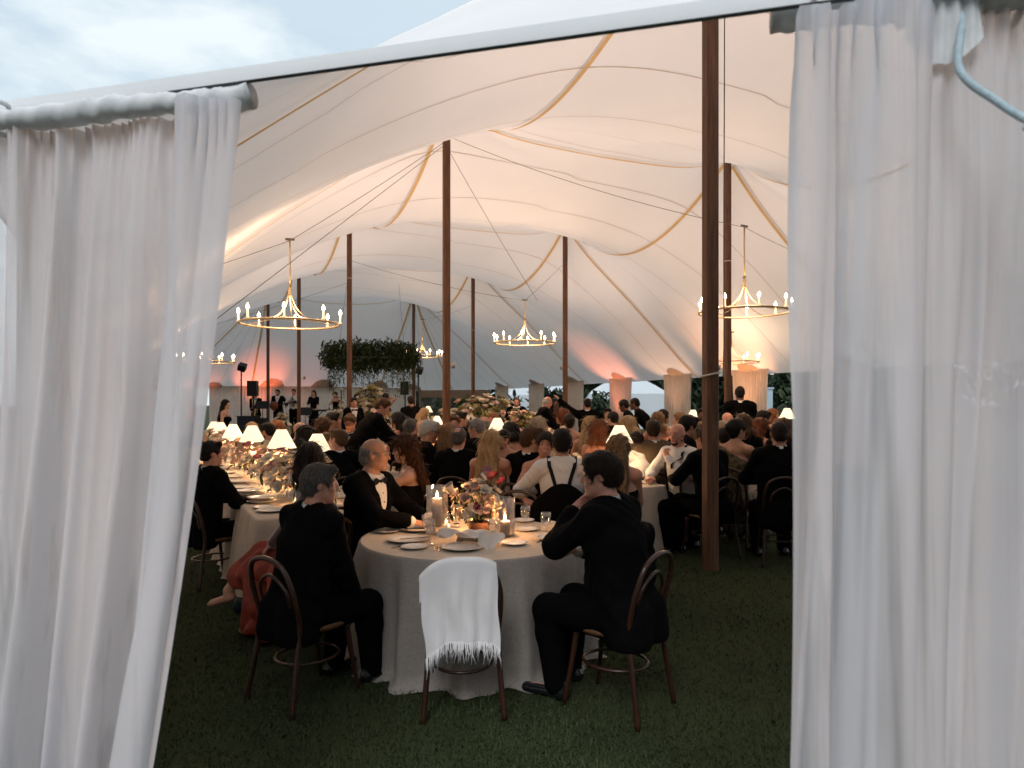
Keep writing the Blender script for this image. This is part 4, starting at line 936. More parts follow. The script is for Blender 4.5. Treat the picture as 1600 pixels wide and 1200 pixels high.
# ------------------------------------------------------------------ smooth solids: signed distance fields meshed with surface nets
f32 = np.float32
def smin(a, b, k):
    if k <= 0: return np.minimum(a, b)
    h = np.clip(0.5 + 0.5*(b - a)/k, 0, 1); return b*(1-h) + a*h - k*h*(1-h)
class Field:
    def __init__(s): s.ops = []
    def rc(s, a, b, ra, rb, k=0.02, flat=None, sub=False):
        """round cone a-b; flat=(axis, factor) squeezes the section along axis"""
        a = np.array(a, f32); b = np.array(b, f32); r = max(ra, rb)
        s.ops.append(('rc', (a, b, ra, rb, flat), np.minimum(a, b) - r, np.maximum(a, b) + r, k, sub)); return s
    def el(s, c, r, M=None, k=0.02, sub=False):
        c = np.array(c, f32); m = max(r); s.ops.append(('el', (c, np.array(r, f32), M), c - m, c + m, k, sub)); return s
    def fn(s, f, lo, hi, k=0.0, sub=True):
        s.ops.append(('fn', f, np.array(lo, f32), np.array(hi, f32), k, sub)); return s
    def cut(s, p, n, k=0.0):
        """keep the side of the plane away from n"""
        s.ops.append(('cut', (np.array(p, f32), np.array(n, f32)/np.linalg.norm(n)), None, None, k, False)); return s
    def disp(s, f): s.ops.append(('disp', f, None, None, 0, False)); return s
    def grow(s, d): s.ops.append(('grow', d, None, None, 0, False)); return s
    def _d(s, op, X, Y, Z):
        kind, p_ = op[0], op[1]
        if kind == 'rc':
            a, b, ra, rb, flat = p_; ba = b - a; L2 = float(ba @ ba) + 1e-9
            dx, dy, dz = X - a[0], Y - a[1], Z - a[2]
            t = np.clip((dx*ba[0] + dy*ba[1] + dz*ba[2])/L2, 0, 1)
            ex, ey, ez = dx - t*ba[0], dy - t*ba[1], dz - t*ba[2]
            if flat is not None:
                n, fc = flat; q = (ex*n[0] + ey*n[1] + ez*n[2])*(fc - 1); ex = ex + q*n[0]; ey = ey + q*n[1]; ez = ez + q*n[2]
            return np.sqrt(ex*ex + ey*ey + ez*ez) - (ra + (rb - ra)*t)
        if kind == 'el':
            c, r, M = p_; dx, dy, dz = X - c[0], Y - c[1], Z - c[2]
            if M is not None: dx, dy, dz = (dx*M[0][0] + dy*M[0][1] + dz*M[0][2]), (dx*M[1][0] + dy*M[1][1] + dz*M[1][2]), (dx*M[2][0] + dy*M[2][1] + dz*M[2][2])
            k0 = np.sqrt((dx/r[0])**2 + (dy/r[1])**2 + (dz/r[2])**2); k1 = np.sqrt((dx/r[0]**2)**2 + (dy/r[1]**2)**2 + (dz/r[2]**2)**2) + 1e-6
            return k0*(k0 - 1)/k1
        if kind == 'fn': return p_(X, Y, Z)
    def run(s, X, Y, Z, sl=None):
        shape = np.broadcast(X, Y, Z).shape; Fv = np.full(shape, 0.5, f32)
        xs, ys, zs = (X[:, 0, 0], Y[0, :, 0], Z[0, 0, :]) if sl else (None,)*3
        for op in s.ops:
            kind, _, lo, hi, k, sub = op
            if kind == 'cut':
                p_, n = op[1]; d = (X - p_[0])*n[0] + (Y - p_[1])*n[1] + (Z - p_[2])*n[2]; Fv = -smin(-Fv, -d, k) ; continue
            if kind == 'disp': Fv = Fv + op[1](X, Y, Z); continue
            if kind == 'grow': Fv = Fv - op[1]; continue
            if sl:
                m = k + 3*sl + 0.012
                i0, i1 = np.searchsorted(xs, [lo[0]-m, hi[0]+m]); j0, j1 = np.searchsorted(ys, [lo[1]-m, hi[1]+m]); k0, k1 = np.searchsorted(zs, [lo[2]-m, hi[2]+m])
                if i1 <= i0 or j1 <= j0 or k1 <= k0: continue
                S = (slice(i0, i1), slice(j0, j1), slice(k0, k1)); d = s._d(op, X[i0:i1], Y[:, j0:j1], Z[:, :, k0:k1])
                Fv[S] = -smin(-Fv[S], d, k) if sub else smin(Fv[S], d, k)
            else:
                d = s._d(op, X, Y, Z); Fv = -smin(-Fv, d, k) if sub else smin(Fv, d, k)
        return Fv
    def at(s, P):
        P = np.asarray(P, f32); return s.run(P[:, 0], P[:, 1], P[:, 2])
    def net(s, h):
        lo = np.min([o[2] for o in s.ops if o[2] is not None and not o[5]], axis=0) - 3*h - 0.02; hi = np.max([o[3] for o in s.ops if o[2] is not None and not o[5]], axis=0) + 3*h + 0.02
        xs, ys, zs = [np.arange(lo[i], hi[i] + h, h, dtype=f32) for i in range(3)]
        Fv = s.run(xs[:, None, None], ys[None, :, None], zs[None, None, :], h)
        nx, ny, nz_ = Fv.shape; ins = Fv < 0
        cs = [(i, j, k) for i in (0, 1) for j in (0, 1) for k in (0, 1)]
        def C(a, c): return a[c[0]:nx-1+c[0], c[1]:ny-1+c[1], c[2]:nz_-1+c[2]]
        cnt = sum(C(ins, c).astype(np.int8) for c in cs); act = (cnt > 0) & (cnt < 8)
        I = np.argwhere(act); idx = np.full(act.shape, -1, np.int64); idx[act] = np.arange(len(I))
        vals = {c: Fv[I[:, 0]+c[0], I[:, 1]+c[1], I[:, 2]+c[2]] for c in cs}
        acc = np.zeros((len(I), 3)); n = np.zeros(len(I))
        for c in cs:
            for ax in range(3):
                if c[ax]: continue
                c2 = tuple(1 if q == ax else c[q] for q in range(3)); a, b = vals[c], vals[c2]; m = (a < 0) != (b < 0)
                t = a[m]/(a[m] - b[m]); p_ = np.tile(np.array(c, float), (m.sum(), 1)); p_[:, ax] += t; acc[m] += p_; n[m] += 1
        V = (I + acc/n[:, None])*h + np.array([xs[0], ys[0], zs[0]])
        Q = []
        for ax in range(3):
            b_, c_ = (ax+1) % 3, (ax+2) % 3
            s0 = [slice(1, -1)]*3; s1 = [slice(1, -1)]*3; s0[ax] = slice(0, -1); s1[ax] = slice(1, None)
            A, B = ins[tuple(s0)], ins[tuple(s1)]; ch = np.argwhere(A != B); fl = A[tuple(ch.T)]
            g_ = ch.copy(); g_[:, b_] += 1; g_[:, c_] += 1
            def at(db, dc):
                q = g_.copy(); q[:, b_] -= db; q[:, c_] -= dc; return idx[q[:, 0], q[:, 1], q[:, 2]]
            q4 = np.stack([at(1, 1), at(0, 1), at(0, 0), at(1, 0)], 1); q4[~fl] = q4[~fl][:, ::-1]; Q.append(q4)
        Q = np.concatenate(Q); Q = Q[(Q >= 0).all(1)]
        return V, Q
# ------------------------------------------------------------------ people
def vec(*a): return np.array(a, float)
def unit(a): return a/(np.linalg.norm(a) + 1e-9)
def rotx(v, a): c, s = math.cos(a), math.sin(a); return vec(v[0], c*v[1] - s*v[2], s*v[1] + c*v[2])
def roty(v, a): c, s = math.cos(a), math.sin(a); return vec(c*v[0] + s*v[2], v[1], -s*v[0] + c*v[2])
def rotz(v, a): c, s = math.cos(a), math.sin(a); return vec(c*v[0] - s*v[1], s*v[0] + c*v[1], v[2])
def ik(S, T, l1, l2, hint):
    d = T - S; L_ = np.linalg.norm(d); L_ = min(L_, (l1 + l2)*0.995); dn = unit(d); T = S + dn*L_
    a = (l1*l1 - l2*l2 + L_*L_)/(2*L_); h = math.sqrt(max(0, l1*l1 - a*a)); hn = unit(hint - dn*(hint @ dn))
    return S + dn*a + hn*h, T
SKIN = {'pale': mat('skin_fair', (0.50, 0.285, 0.20), 0.5, 0.10, 25, 0.05, 200), 'tan': mat('skin_tan', (0.40, 0.205, 0.13), 0.5, 0.10, 25, 0.05, 200), 'rosy': mat('skin_rosy', (0.48, 0.235, 0.165), 0.5, 0.12, 25, 0.05, 200),
        'brown': mat('skin_brown', (0.13, 0.062, 0.038), 0.45, 0.10, 25), 'dark': mat('skin_deep', (0.055, 0.028, 0.019), 0.4, 0.10, 25)}
def hairmat(n, c, c2): return mat('hair_' + n, c, 0.5, 0.35, 24, 0.6, 60, spec=0.16, stretch=(9, 9, 0.8), col2=c2)
HAIR = {'black': hairmat('black', (0.005, 0.004, 0.0035), (0.012, 0.009, 0.007)), 'dark': hairmat('dark_brown', (0.010, 0.006, 0.004), (0.028, 0.016, 0.010)), 'brown': hairmat('brown', (0.06, 0.03, 0.015), (0.13, 0.065, 0.03)),
        'light': hairmat('light_brown', (0.14, 0.075, 0.035), (0.30, 0.17, 0.085)), 'blond': hairmat('blond', (0.30, 0.18, 0.08), (0.60, 0.40, 0.21)), 'grey': hairmat('grey', (0.14, 0.13, 0.125), (0.30, 0.28, 0.27)),
        'salt': hairmat('salt_and_pepper', (0.03, 0.026, 0.023), (0.15, 0.135, 0.12)), 'white': hairmat('white', (0.42, 0.39, 0.36), (0.60, 0.57, 0.53)), 'auburn': hairmat('auburn', (0.10, 0.028, 0.012), (0.22, 0.075, 0.03)), 'ginger': hairmat('ginger', (0.20, 0.075, 0.028), (0.36, 0.15, 0.06)),
        'chestnut': hairmat('chestnut', (0.03, 0.011, 0.005), (0.10, 0.040, 0.018)), 'streak': hairmat('streaked_brown', (0.05, 0.026, 0.013), (0.34, 0.20, 0.10)), 'blond2': hairmat('ash_blond', (0.28, 0.20, 0.13), (0.48, 0.37, 0.26))}
M_suit = mat('black_suit_wool', (0.0028, 0.0028, 0.0032), 0.85, 0.25, 30, 0.2, 300, spec=0.045, sheen=0.0); M_trous = mat('black_trousers', (0.003, 0.003, 0.0035), 0.95, 0.2, 30, spec=0.02)
M_shirt = cloth_mat('white_shirt', (0.68, 0.66, 0.64), 0.08, 0.0, 0.04, 260, 14); M_silk = mat('black_silk', (0.005, 0.005, 0.006), 0.45, 0.1, spec=0.12); M_shoe = mat('black_patent', (0.008, 0.009, 0.010), 0.12, 0.1, spec=0.7)
M_polo = mat('black_polo', (0.005, 0.005, 0.0055), 0.9, 0.2, 30, spec=0.04); M_brownj = mat('brown_tweed', (0.085, 0.058, 0.034), 0.95, 0.35, 120, 0.3, 300); M_navy = mat('navy_satin', (0.012, 0.018, 0.05), 0.35, 0.2)
M_velvet = mat('wine_velvet', (0.055, 0.006, 0.006), 0.8, 0.4, 10, sheen=0.8); M_rust = mat('rust_satin', (0.27, 0.048, 0.030), 0.45, 0.25, 9); M_champ = mat('champagne_satin', (0.36, 0.26, 0.17), 0.4, 0.12, 12); M_cream = mat('cream_dress', (0.58, 0.52, 0.42), 0.8, 0.08, 14)
M_floral = mat('pink_floral_print', (0.40, 0.10, 0.10), 0.8, 0.2, 26, col2=(0.50, 0.33, 0.20)); M_gfloral = mat('gold_leaf_print', (0.010, 0.009, 0.008), 0.6, 0.2, 22, col2=(0.17, 0.12, 0.06)); M_blackd = mat('black_dress', (0.0045, 0.004, 0.0045), 0.8, 0.2, 20, spec=0.05)
M_eyew = mat('eye_white', (0.34, 0.31, 0.29), 0.2, 0.02, spec=0.5); M_iris = mat('iris', (0.02, 0.014, 0.01), 0.15, 0.1, spec=0.6); M_lip = mat('lips', (0.33, 0.085, 0.075), 0.4, 0.1); M_teeth = mat('teeth', (0.62, 0.58, 0.52), 0.25, 0.02); M_spec = mat('spectacle_frame', (0.02, 0.017, 0.015), 0.3, 0.1); M_wire = mat('wire_frame', (0.45, 0.36, 0.22), 0.3, 0.05, metal=0.8)
def joints(S):
    """joint positions in the person's own frame (faces +y, stands or sits at the origin)"""
    fem = S.get('fem', False); sit = S.get('pose', 'sit') == 'sit'; J = {}
    pz = 0.545 if sit else 0.95
    lean = R(S.get('lean', 4)); tw = R(S.get('twist', 0)); sd = R(S.get('side', 0))
    pel = vec(0, -0.02 if sit else 0, pz)
    if not sit: pel = pel + vec(0, -0.25*math.sin(lean)*0.6, -0.05*math.sin(lean))
    up1 = roty(rotx(vec(0, 0, 1), -lean*0.8), sd); up2 = roty(rotx(vec(0, 0, 1), -lean*1.15), sd); rt = rotz(vec(1, 0, 0), tw); rt = unit(rt - up2*(rt @ up2)); fw = np.cross(up2, rt)
    J['pel'] = pel; J['waist'] = pel + up1*0.19; J['chest'] = J['waist'] + up2*0.19; J['nb'] = J['chest'] + up2*0.19 - fw*0.012
    J['rt'], J['fw'], J['up'] = rt, fw, up2
    sw = 0.165 if fem else 0.192; dr = 0.05 if S.get('shrug') is None else 0.02
    for s, n in ((1, 'R'), (-1, 'L')): J['sh'+n] = J['nb'] + rt*s*sw - up2*dr
    hy, hp, ht = R(S.get('hyaw', 0)), R(S.get('hpitch', 0)), R(S.get('htilt', 0))
    hu = rotx(vec(0, 0, 1), -lean*0.5 - R(6)); nt_ = J['nb'] + unit(hu*0.8 + up2*0.4)*0.10
    hf = rotz(rotx(vec(0, 1, 0), hp - 0*lean), -hy); hr = rotz(vec(1, 0, 0), -hy); hup = np.cross(hr, hf); hr2 = hr*math.cos(ht) + hup*math.sin(ht); hup = np.cross(hr2, hf)
    J['hf'], J['hr'], J['hu'] = hf, hr2, hup; J['hc'] = nt_ + hup*0.085 + hf*0.022
    Lg = S.get('legs', 'sit' if sit else 'stand')
    for s, n in ((1, 'R'), (-1, 'L')):
        J['hip'+n] = pel + vec(s*0.088, 0.015, -0.025)
        if Lg == 'sit': J['kn'+n] = J['hip'+n] + vec(s*0.05, 0.42, -0.02); J['an'+n] = vec(s*0.14, 0.44 if n == 'R' else 0.36, 0.09)
        elif Lg == 'stand': J['kn'+n] = vec(s*0.10, 0.03, 0.50); J['an'+n] = vec(s*0.105, -0.02, 0.085)
        if Lg != 'cross': J['toe'+n] = J['an'+n] + vec(s*0.03, 0.15, -0.052)
    if Lg == 'cross':      # right knee over left, feet to the front
        J['knL'] = J['hipL'] + vec(0.02, 0.42, -0.02); J['anL'] = vec(-0.05, 0.40, 0.09); J['toeL'] = J['anL'] + vec(0.0, 0.15, -0.05)
        J['knR'] = J['hipR'] + vec(-0.10, 0.41, 0.10); J['anR'] = J['knR'] + vec(-0.05, 0.28, -0.30); J['toeR'] = J['anR'] + vec(-0.02, 0.13, -0.10)
    ua, fa = (0.27, 0.235) if fem else (0.295, 0.255)
    for s, n in ((1, 'R'), (-1, 'L')):
        tgt = S.get('arm'+n)
        if tgt is None: tgt = (s*0.16, 0.36, 0.80) if sit else (s*0.30, 0.08, 0.78)
        if isinstance(tgt, str):
            tgt = {'lap': (s*0.10, 0.28, 0.62), 'table': (s*0.17, 0.40, 0.80), 'chin': tuple(J['hc'] + hf*0.11 - hup*0.13 + hr2*s*0.02), 'down': (s*0.27, 0.05, 0.80 if not sit else 0.50), 'raise': (s*0.50, 0.30, 1.80), 'hold': (s*0.10, 0.33, 1.22), 'knee': (s*0.15, 0.40, 0.60)}[tgt]
        hint = vec(*S.get('hint'+n, (s*0.9, -0.35, -0.6)))
        J['el'+n], J['wr'+n] = ik(J['sh'+n], vec(*tgt), ua, fa, hint)
    return J
def hand_ops(f, J, n, s, curl=0.5, fine=True):
    w_ = J['wr'+n]; d = unit(J['wr'+n] - J['el'+n]); hd = J.get('hd'+n)
    if hd is not None: d = unit(vec(*hd))
    pn = J.get('pn'+n); pn = vec(*pn) if pn is not None else vec(-s*0.35, 0.0, -1)
    pn = unit(pn - d*(pn @ d)); sd = np.cross(d, pn)          # pn: palm side; sd: across the palm
    ths = 1 if (sd @ J['rt'])*s < 0 else -1
    th = sd*ths                                              # towards the thumb
    c = w_ + d*0.05
    f.rc(w_ - d*0.02, w_ + d*0.02, 0.026, 0.028, 0.01); f.rc(c - d*0.015, c + d*0.04, 0.036, 0.037, 0.012, (pn, 2.4))
    if not fine:
        f.rc(c + d*0.04, c + d*0.09 + pn*0.03*curl, 0.033, 0.024, 0.012, (pn, 2.0)); f.rc(c + th*0.025, c + th*0.055 + d*0.045 + pn*0.015, 0.013, 0.010, 0.01); return
    for q, (o_, l_) in enumerate(((0.030, 0.070), (0.010, 0.080), (-0.011, 0.074), (-0.030, 0.058))):
        b = c + d*0.040 + th*o_; a1 = curl*0.8 + 0.06*q; a2 = a1 + curl*1.1; r = 0.0092 - 0.0007*q
        dd = d + th*o_*2.2; dd = unit(dd)
        p1 = b + (dd*math.cos(a1) + pn*math.sin(a1))*l_*0.48; p2 = p1 + (dd*math.cos(a2) + pn*math.sin(a2))*l_*0.30; a3 = a2 + curl*0.7; p3 = p2 + (dd*math.cos(a3) + pn*math.sin(a3))*l_*0.25
        f.rc(b - d*0.03, p1, r*1.05, r, 0.004); f.rc(p1, p2, r, r*0.92, 0.003); f.rc(p2, p3, r*0.92, r*0.78, 0.003)
    t0 = c - d*0.02 + th*0.024; t1 = t0 + th*0.026 + d*0.030 + pn*0.012; t2 = t1 + d*0.034 + th*0.008 + pn*0.012*(1 + curl)
    f.rc(t0, t1, 0.014, 0.0115, 0.008); f.rc(t1, t2, 0.011, 0.009, 0.004)
def head_ops(f, J, S, near):
    c, r, fw, u = J['hc'], J['hr'], J['hf'], J['hu']; fem = S.get('fem', False); M = (r, fw, u); g_ = 0.94 if fem else 1.0
    P = lambda x, y, z: c + (r*x + fw*y + u*z)*g_
    f.el(P(0, -0.014, 0.030), (0.076*g_, 0.096*g_, 0.088*g_), M, 0.02); f.el(P(0, 0.026, -0.032), (0.061*g_, 0.066*g_, 0.084*g_), M, 0.03)
    f.rc(P(0.040, 0.005, -0.066), P(0.014, 0.066, -0.094), 0.026*g_, 0.022*g_, 0.025); f.rc(P(-0.040, 0.005, -0.066), P(-0.014, 0.066, -0.094), 0.026*g_, 0.022*g_, 0.025)
    if not fem: f.rc(P(-0.012, 0.070, -0.098), P(0.012, 0.070, -0.098), 0.019, 0.019, 0.02)
    f.rc(P(-0.036, 0.070, 0.026), P(0.036, 0.070, 0.026), 0.015, 0.015, 0.018)
    f.rc(P(0.040, 0.062, -0.020), P(0.030, 0.070, -0.03), 0.020, 0.018, 0.02); f.rc(P(-0.040, 0.062, -0.020), P(-0.030, 0.070, -0.03), 0.020, 0.018, 0.02)
    if near:
        for s in (-1, 1): f.el(P(s*0.031, 0.101, 0.008), (0.016, 0.016, 0.012), M, 0.010, sub=True)
    n_ = 0.9 if fem else 1.05
    f.rc(P(0, 0.086, 0.014), P(0, 0.110*(0.985 if fem else 1), -0.026), 0.009*n_, 0.0125*n_, 0.010); f.rc(P(-0.012*n_, 0.094, -0.030), P(0.012*n_, 0.094, -0.030), 0.0085, 0.0085, 0.008)
    f.rc(P(-0.020, 0.080, -0.060), P(0.020, 0.080, -0.060), 0.012, 0.012, 0.012); f.rc(P(-0.010, 0.090, -0.056), P(0.010, 0.090, -0.056), 0.006, 0.006, 0.006); f.rc(P(-0.012, 0.089, -0.067), P(0.012, 0.089, -0.067), 0.0065, 0.0065, 0.006)
    for s in (-1, 1): f.el(P(s*0.078, -0.010, -0.006), (0.011, 0.020, 0.032), M, 0.008)
    return P
def build_person(S, near, h):
    """meshes of one person in own frame: {part: (mesh, material)}"""
    J = joints(S); fem = S.get('fem', False); sit = S.get('pose', 'sit') == 'sit'; out = {}
    for n in 'RL':
        for q in ('hd', 'pn'):
            if q + n in S: J[q + n] = S[q + n]
    rt, fw, up = J['rt'], J['fw'], J['up']; fat = S.get('fat', 1.0)*(0.90 if fem else 1.0)
    def torso(f, g, k=0.06):
        nb_ = J['nb']
        fl = (fw, 1.42)
        f.rc(J['pel'], J['waist'], 0.158*fat + g, 0.142*fat + g, k, fl); f.rc(J['waist'], J['chest'], 0.140*fat + g, 0.165*fat + g, k, fl)
        f.rc(J['chest'], J['chest'] + up*0.09, 0.160*fat + g, 0.120*fat + g, k, fl)
        f.rc(J['shL'] + up*0.01, J['shR'] + up*0.01, 0.052 + g, 0.052 + g, 0.05); f.rc(J['nb'] - up*0.05, J['nb'] + up*0.045, 0.085 + g*0.6, 0.052, 0.05)
        for s in (-1, 1): f.rc(nb_ + rt*s*0.04 + up*0.022, J['shL' if s < 0 else 'shR'] + up*0.012 - rt*s*0.03, 0.042 + g, 0.045 + g, 0.04)
        if fem:
            for s in (-1, 1): f.el(J['chest'] + rt*s*0.072 + fw*0.085 + up*0.01, (0.062 + g, 0.06 + g, 0.06 + g), None, 0.04)
        elif fat > 1.1: f.el(J['waist'] + fw*0.07, (0.13 + g, 0.12 + g, 0.14 + g), None, 0.06)
    def arms(f, g, to=1.0, k=0.025, only='RL', sag_=0.0):
        for n in only:
            s_, e_, w_ = J['sh'+n], J['el'+n], J['wr'+n]; w2 = e_ + (w_ - e_)*to; q = 0.88 if fem else 1.0
            f.rc(s_, e_, 0.051*q + g, 0.041*q + g, k); f.rc(e_, w2, 0.041*q + g, (0.041 + (0.028 - 0.041)*to)*q + g, k)
    def legs(f, g, to=1.0, k=0.03):
        for n in 'RL':
            f.rc(J['hip'+n], J['kn'+n], 0.086*fat + g, 0.056 + g, k); a = J['kn'+n] + (J['an'+n] - J['kn'+n])*to; m = J['kn'+n]*0.68 + J['an'+n]*0.32
            f.rc(J['kn'+n], m, 0.055 + g, 0.053 + g, k); f.rc(m, a, 0.052 + g, 0.035 + g, k)
    # --- the body: one continuous surface
    f = Field(); torso(f, 0.0); arms(f, 0.0); legs(f, 0.0); f.rc(J['nb'] - up*0.03, J['hc'] - J['hu']*0.05 - J['hf']*0.02, 0.056 if not fem else 0.047, 0.053 if not fem else 0.044, 0.03)
    for n in 'RL': f.rc(J['an'+n] + vec(0, -0.03, -0.045), J['toe'+n], 0.032, 0.028, 0.02, (vec(0, 0, 1), 1.1)); f.rc(J['an'+n], J['an'+n] + vec(0, 0, -0.04), 0.034, 0.034, 0.02)
    P = head_ops(f, J, S, near)
    if S.get('long_neck'): pass
    if not near:
        for s, n in ((1, 'R'), (-1, 'L')): hand_ops(f, J, n, s, S.get('curl'+n, 0.5), False)
        V, Q = f.net(h)
    else:
        V, Q = f.net(h)
        for s, n in ((1, 'R'), (-1, 'L')):
            g_ = Field(); hand_ops(g_, J, n, s, S.get('curl'+n, 0.5), True); V2, Q2 = g_.net(0.0042); Q = np.concatenate([Q, Q2 + len(V)]); V = np.concatenate([V, V2])
    out['body'] = (V, Q, SKIN[S.get('skin', 'pale')])
    wear = S.get('wear', 'tux'); nb = J['nb']; nk = unit(J['hc'] - J['hu']*0.08 - nb)
    def collar(f, g):
        f.rc(nb + nk*0.0, nb + nk*0.03, 0.068 + g, 0.063 + g, 0.012)
    def neckhole(f, r=0.060): f.rc(nb - nk*0.02, nb + nk*0.2, r, r + 0.05, 0.006, sub=True)
    def vcut(f, depth=0.30, wid=0.115, y0=-0.02):
        c0 = nb - up*0.02
        def w_(X, Y, Z):
            a = (X - c0[0])*up[0] + (Y - c0[1])*up[1] + (Z - c0[2])*up[2]; x = (X - c0[0])*rt[0] + (Y - c0[1])*rt[1] + (Z - c0[2])*rt[2]; y = (X - c0[0])*fw[0] + (Y - c0[1])*fw[1] + (Z - c0[2])*fw[2]
            return np.maximum(np.abs(x) - wid*np.clip(1 + (a - 0.03)/depth, 0, 1.3)*0.8 + np.where(a < -depth + 0.03, 0.2, 0), y0 - y)
        f.fn(w_, nb - 0.45, nb + 0.35)
    if wear in ('tux', 'suit', 'shirt', 'polo', 'jacket', 'redtie'):
        f = Field(); legs(f, 0.032, 1.02); f.rc(J['pel'] - vec(0, 0, 0.03), J['pel'] + vec(0, 0, 0.10), 0.168*fat, 0.155*fat, 0.05, (fw, 1.35)); out['trousers'] = (*f.net(max(h, 0.012)), M_trous if wear != 'susp' else M_trous)
        for n in 'RL':
            f = Field(); f.rc(J['an'+n] + vec(0, -0.045, -0.048), J['toe'+n] + unit(J['toe'+n]-J['an'+n])*0.03 + vec(0, 0, 0.004), 0.037, 0.034, 0.02, (vec(0, 0, 1), 1.15)); f.rc(J['an'+n] + vec(0, -0.03, 0.0), J['an'+n] + vec(0, -0.035, -0.06), 0.040, 0.040, 0.02)
            f.cut((0, 0, 0.004), (0, 0, -1)); out['shoe#'+n] = (*f.net(max(h, 0.010)), M_shoe)
        sm = M_shirt if wear != 'polo' else M_polo
        if wear == 'polo':
            f = Field(); torso(f, 0.020); arms(f, 0.020, 0.05); neckhole(f, 0.052); out['polo_shirt'] = (*f.net(h), M_polo)
        else:
            f = Field(); torso(f, 0.012 if wear != 'shirt' else 0.018); arms(f, (0.018 if near else 0.012) if wear != 'shirt' else 0.022, 0.985 if wear != 'shirt' or not S.get('rolled') else 0.2)
            if near or wear == 'shirt': collar(f, 0.004)
            else: collar(f, 0.006)
            f.fn(lambda X, Y, Z: -((X - nb[0] - nk[0]*0.052)*nk[0] + (Y - nb[1] - nk[1]*0.052)*nk[1] + (Z - nb[2] - nk[2]*0.052)*nk[2]), nb - 0.12 + nk*0.1, nb + 0.25 + nk*0.1)
            if wear == 'shirt': f.disp(lambda X, Y, Z: 0.0035*np.sin(70*Z + 25*X + 8*np.sin(18*X + 9*Y)) * np.sin(23*X + 17*Y + 9*Z))
            f.cut(J['pel'] + up*0.02, -up); out['shirt'] = (*f.net(h if wear == 'shirt' or near else h*1.0), sm)
        if wear in ('tux', 'suit', 'jacket', 'redtie'):
            f = Field(); torso(f, 0.030); arms(f, 0.026, 0.84 if near else 0.90)
            f.rc(J['pel'] - vec(0, 0, 0.04), J['waist'], 0.178*fat, 0.160*fat, 0.05, (fw, 1.35))
            f.rc(J['shL']*0.96 + J['shR']*0.04 + up*0.025, J['shR']*0.96 + J['shL']*0.04 + up*0.025, 0.052, 0.052, 0.03)      # padded shoulders
            f.disp(lambda X, Y, Z: (0.006 if near else 0.004)*np.sin(46*Z + 20*X + 5*np.sin(14*Y + 9*X)) * np.sin(16*X + 13*Y + 4*Z))
            neckhole(f, 0.072); vcut(f); f.rc(J['pel'] + vec(-0.09, -0.07, 0), J['pel'] + vec(-0.10, -0.07, -0.12), 0.10*fat, 0.11*fat, 0.04); f.rc(J['pel'] + vec(0.09, -0.07, 0), J['pel'] + vec(0.10, -0.07, -0.12), 0.10*fat, 0.11*fat, 0.04); f.cut(J['pel'] - vec(0, 0, 0.17 if sit else 0.20), (0, 0, -1)); out['jacket'] = (*f.net(h), M_brownj if wear == 'jacket' else M_suit)
        if wear in ('tux', 'redtie') or S.get('tie'):
            c = nb - up*0.005 + nk*0.0; fv = unit(fw); pc = c + fv*(0.098 if not S.get('tie') else 0.085)
            m = MB()
            if S.get('tie'):
                for k in range(5):
                    pass
                q0, q1, q2 = pc + up*0.0, pc - up*0.05 + fv*0.03, J['waist'] + fv*(0.128*fat)
                m.add([q0 - rt*0.014, q0 + rt*0.014, q1 + rt*0.02, q1 - rt*0.02, q2 + rt*0.038, q2 - rt*0.038, q2 - up*0.03], [(0, 1, 2, 3), (3, 2, 4, 5), (5, 4, 6)]); out['necktie'] = (m.V, m.F, M_silk)
            else:
                g_ = Field()
                for s in (-1, 1): g_.rc(pc + rt*s*0.012, pc + rt*s*0.056, 0.012, 0.030, 0.004, (fv, 2.6))
                g_.el(pc + fv*0.004, (0.013, 0.013, 0.015), None, 0.004); out['bow_tie'] = (*g_.net(0.0042), M_silk if wear == 'tux' else M_red)
                if near:
                    for q in range(3):
                        b = MB()
                        a_ = nb - up*(0.09 + 0.065*q); lo_, hi_ = 0.0, 0.3
                        tt = np.linspace(0.02, 0.3, 60); pts = np.array([a_ + fv*x_ for x_ in tt]); fs = Field(); torso(fs, 0.012); dv = fs.at(pts); i_ = int(np.argmax(dv > 0)); p_ = pts[i_]
                        b.lathe([(0.0, 0.004), (0.005, 0.002), (0.006, -0.003)], 8, (0, 0, 0)); n8 = 24
                        for vi in range(len(b.V) - n8, len(b.V)): x_, y_, z_ = b.V[vi]; b.V[vi] = tuple(p_ + rt*x_ + up*y_ + fv*z_)
                        out['shirt_stud#%d' % q] = (b.V, b.F, M_silk)
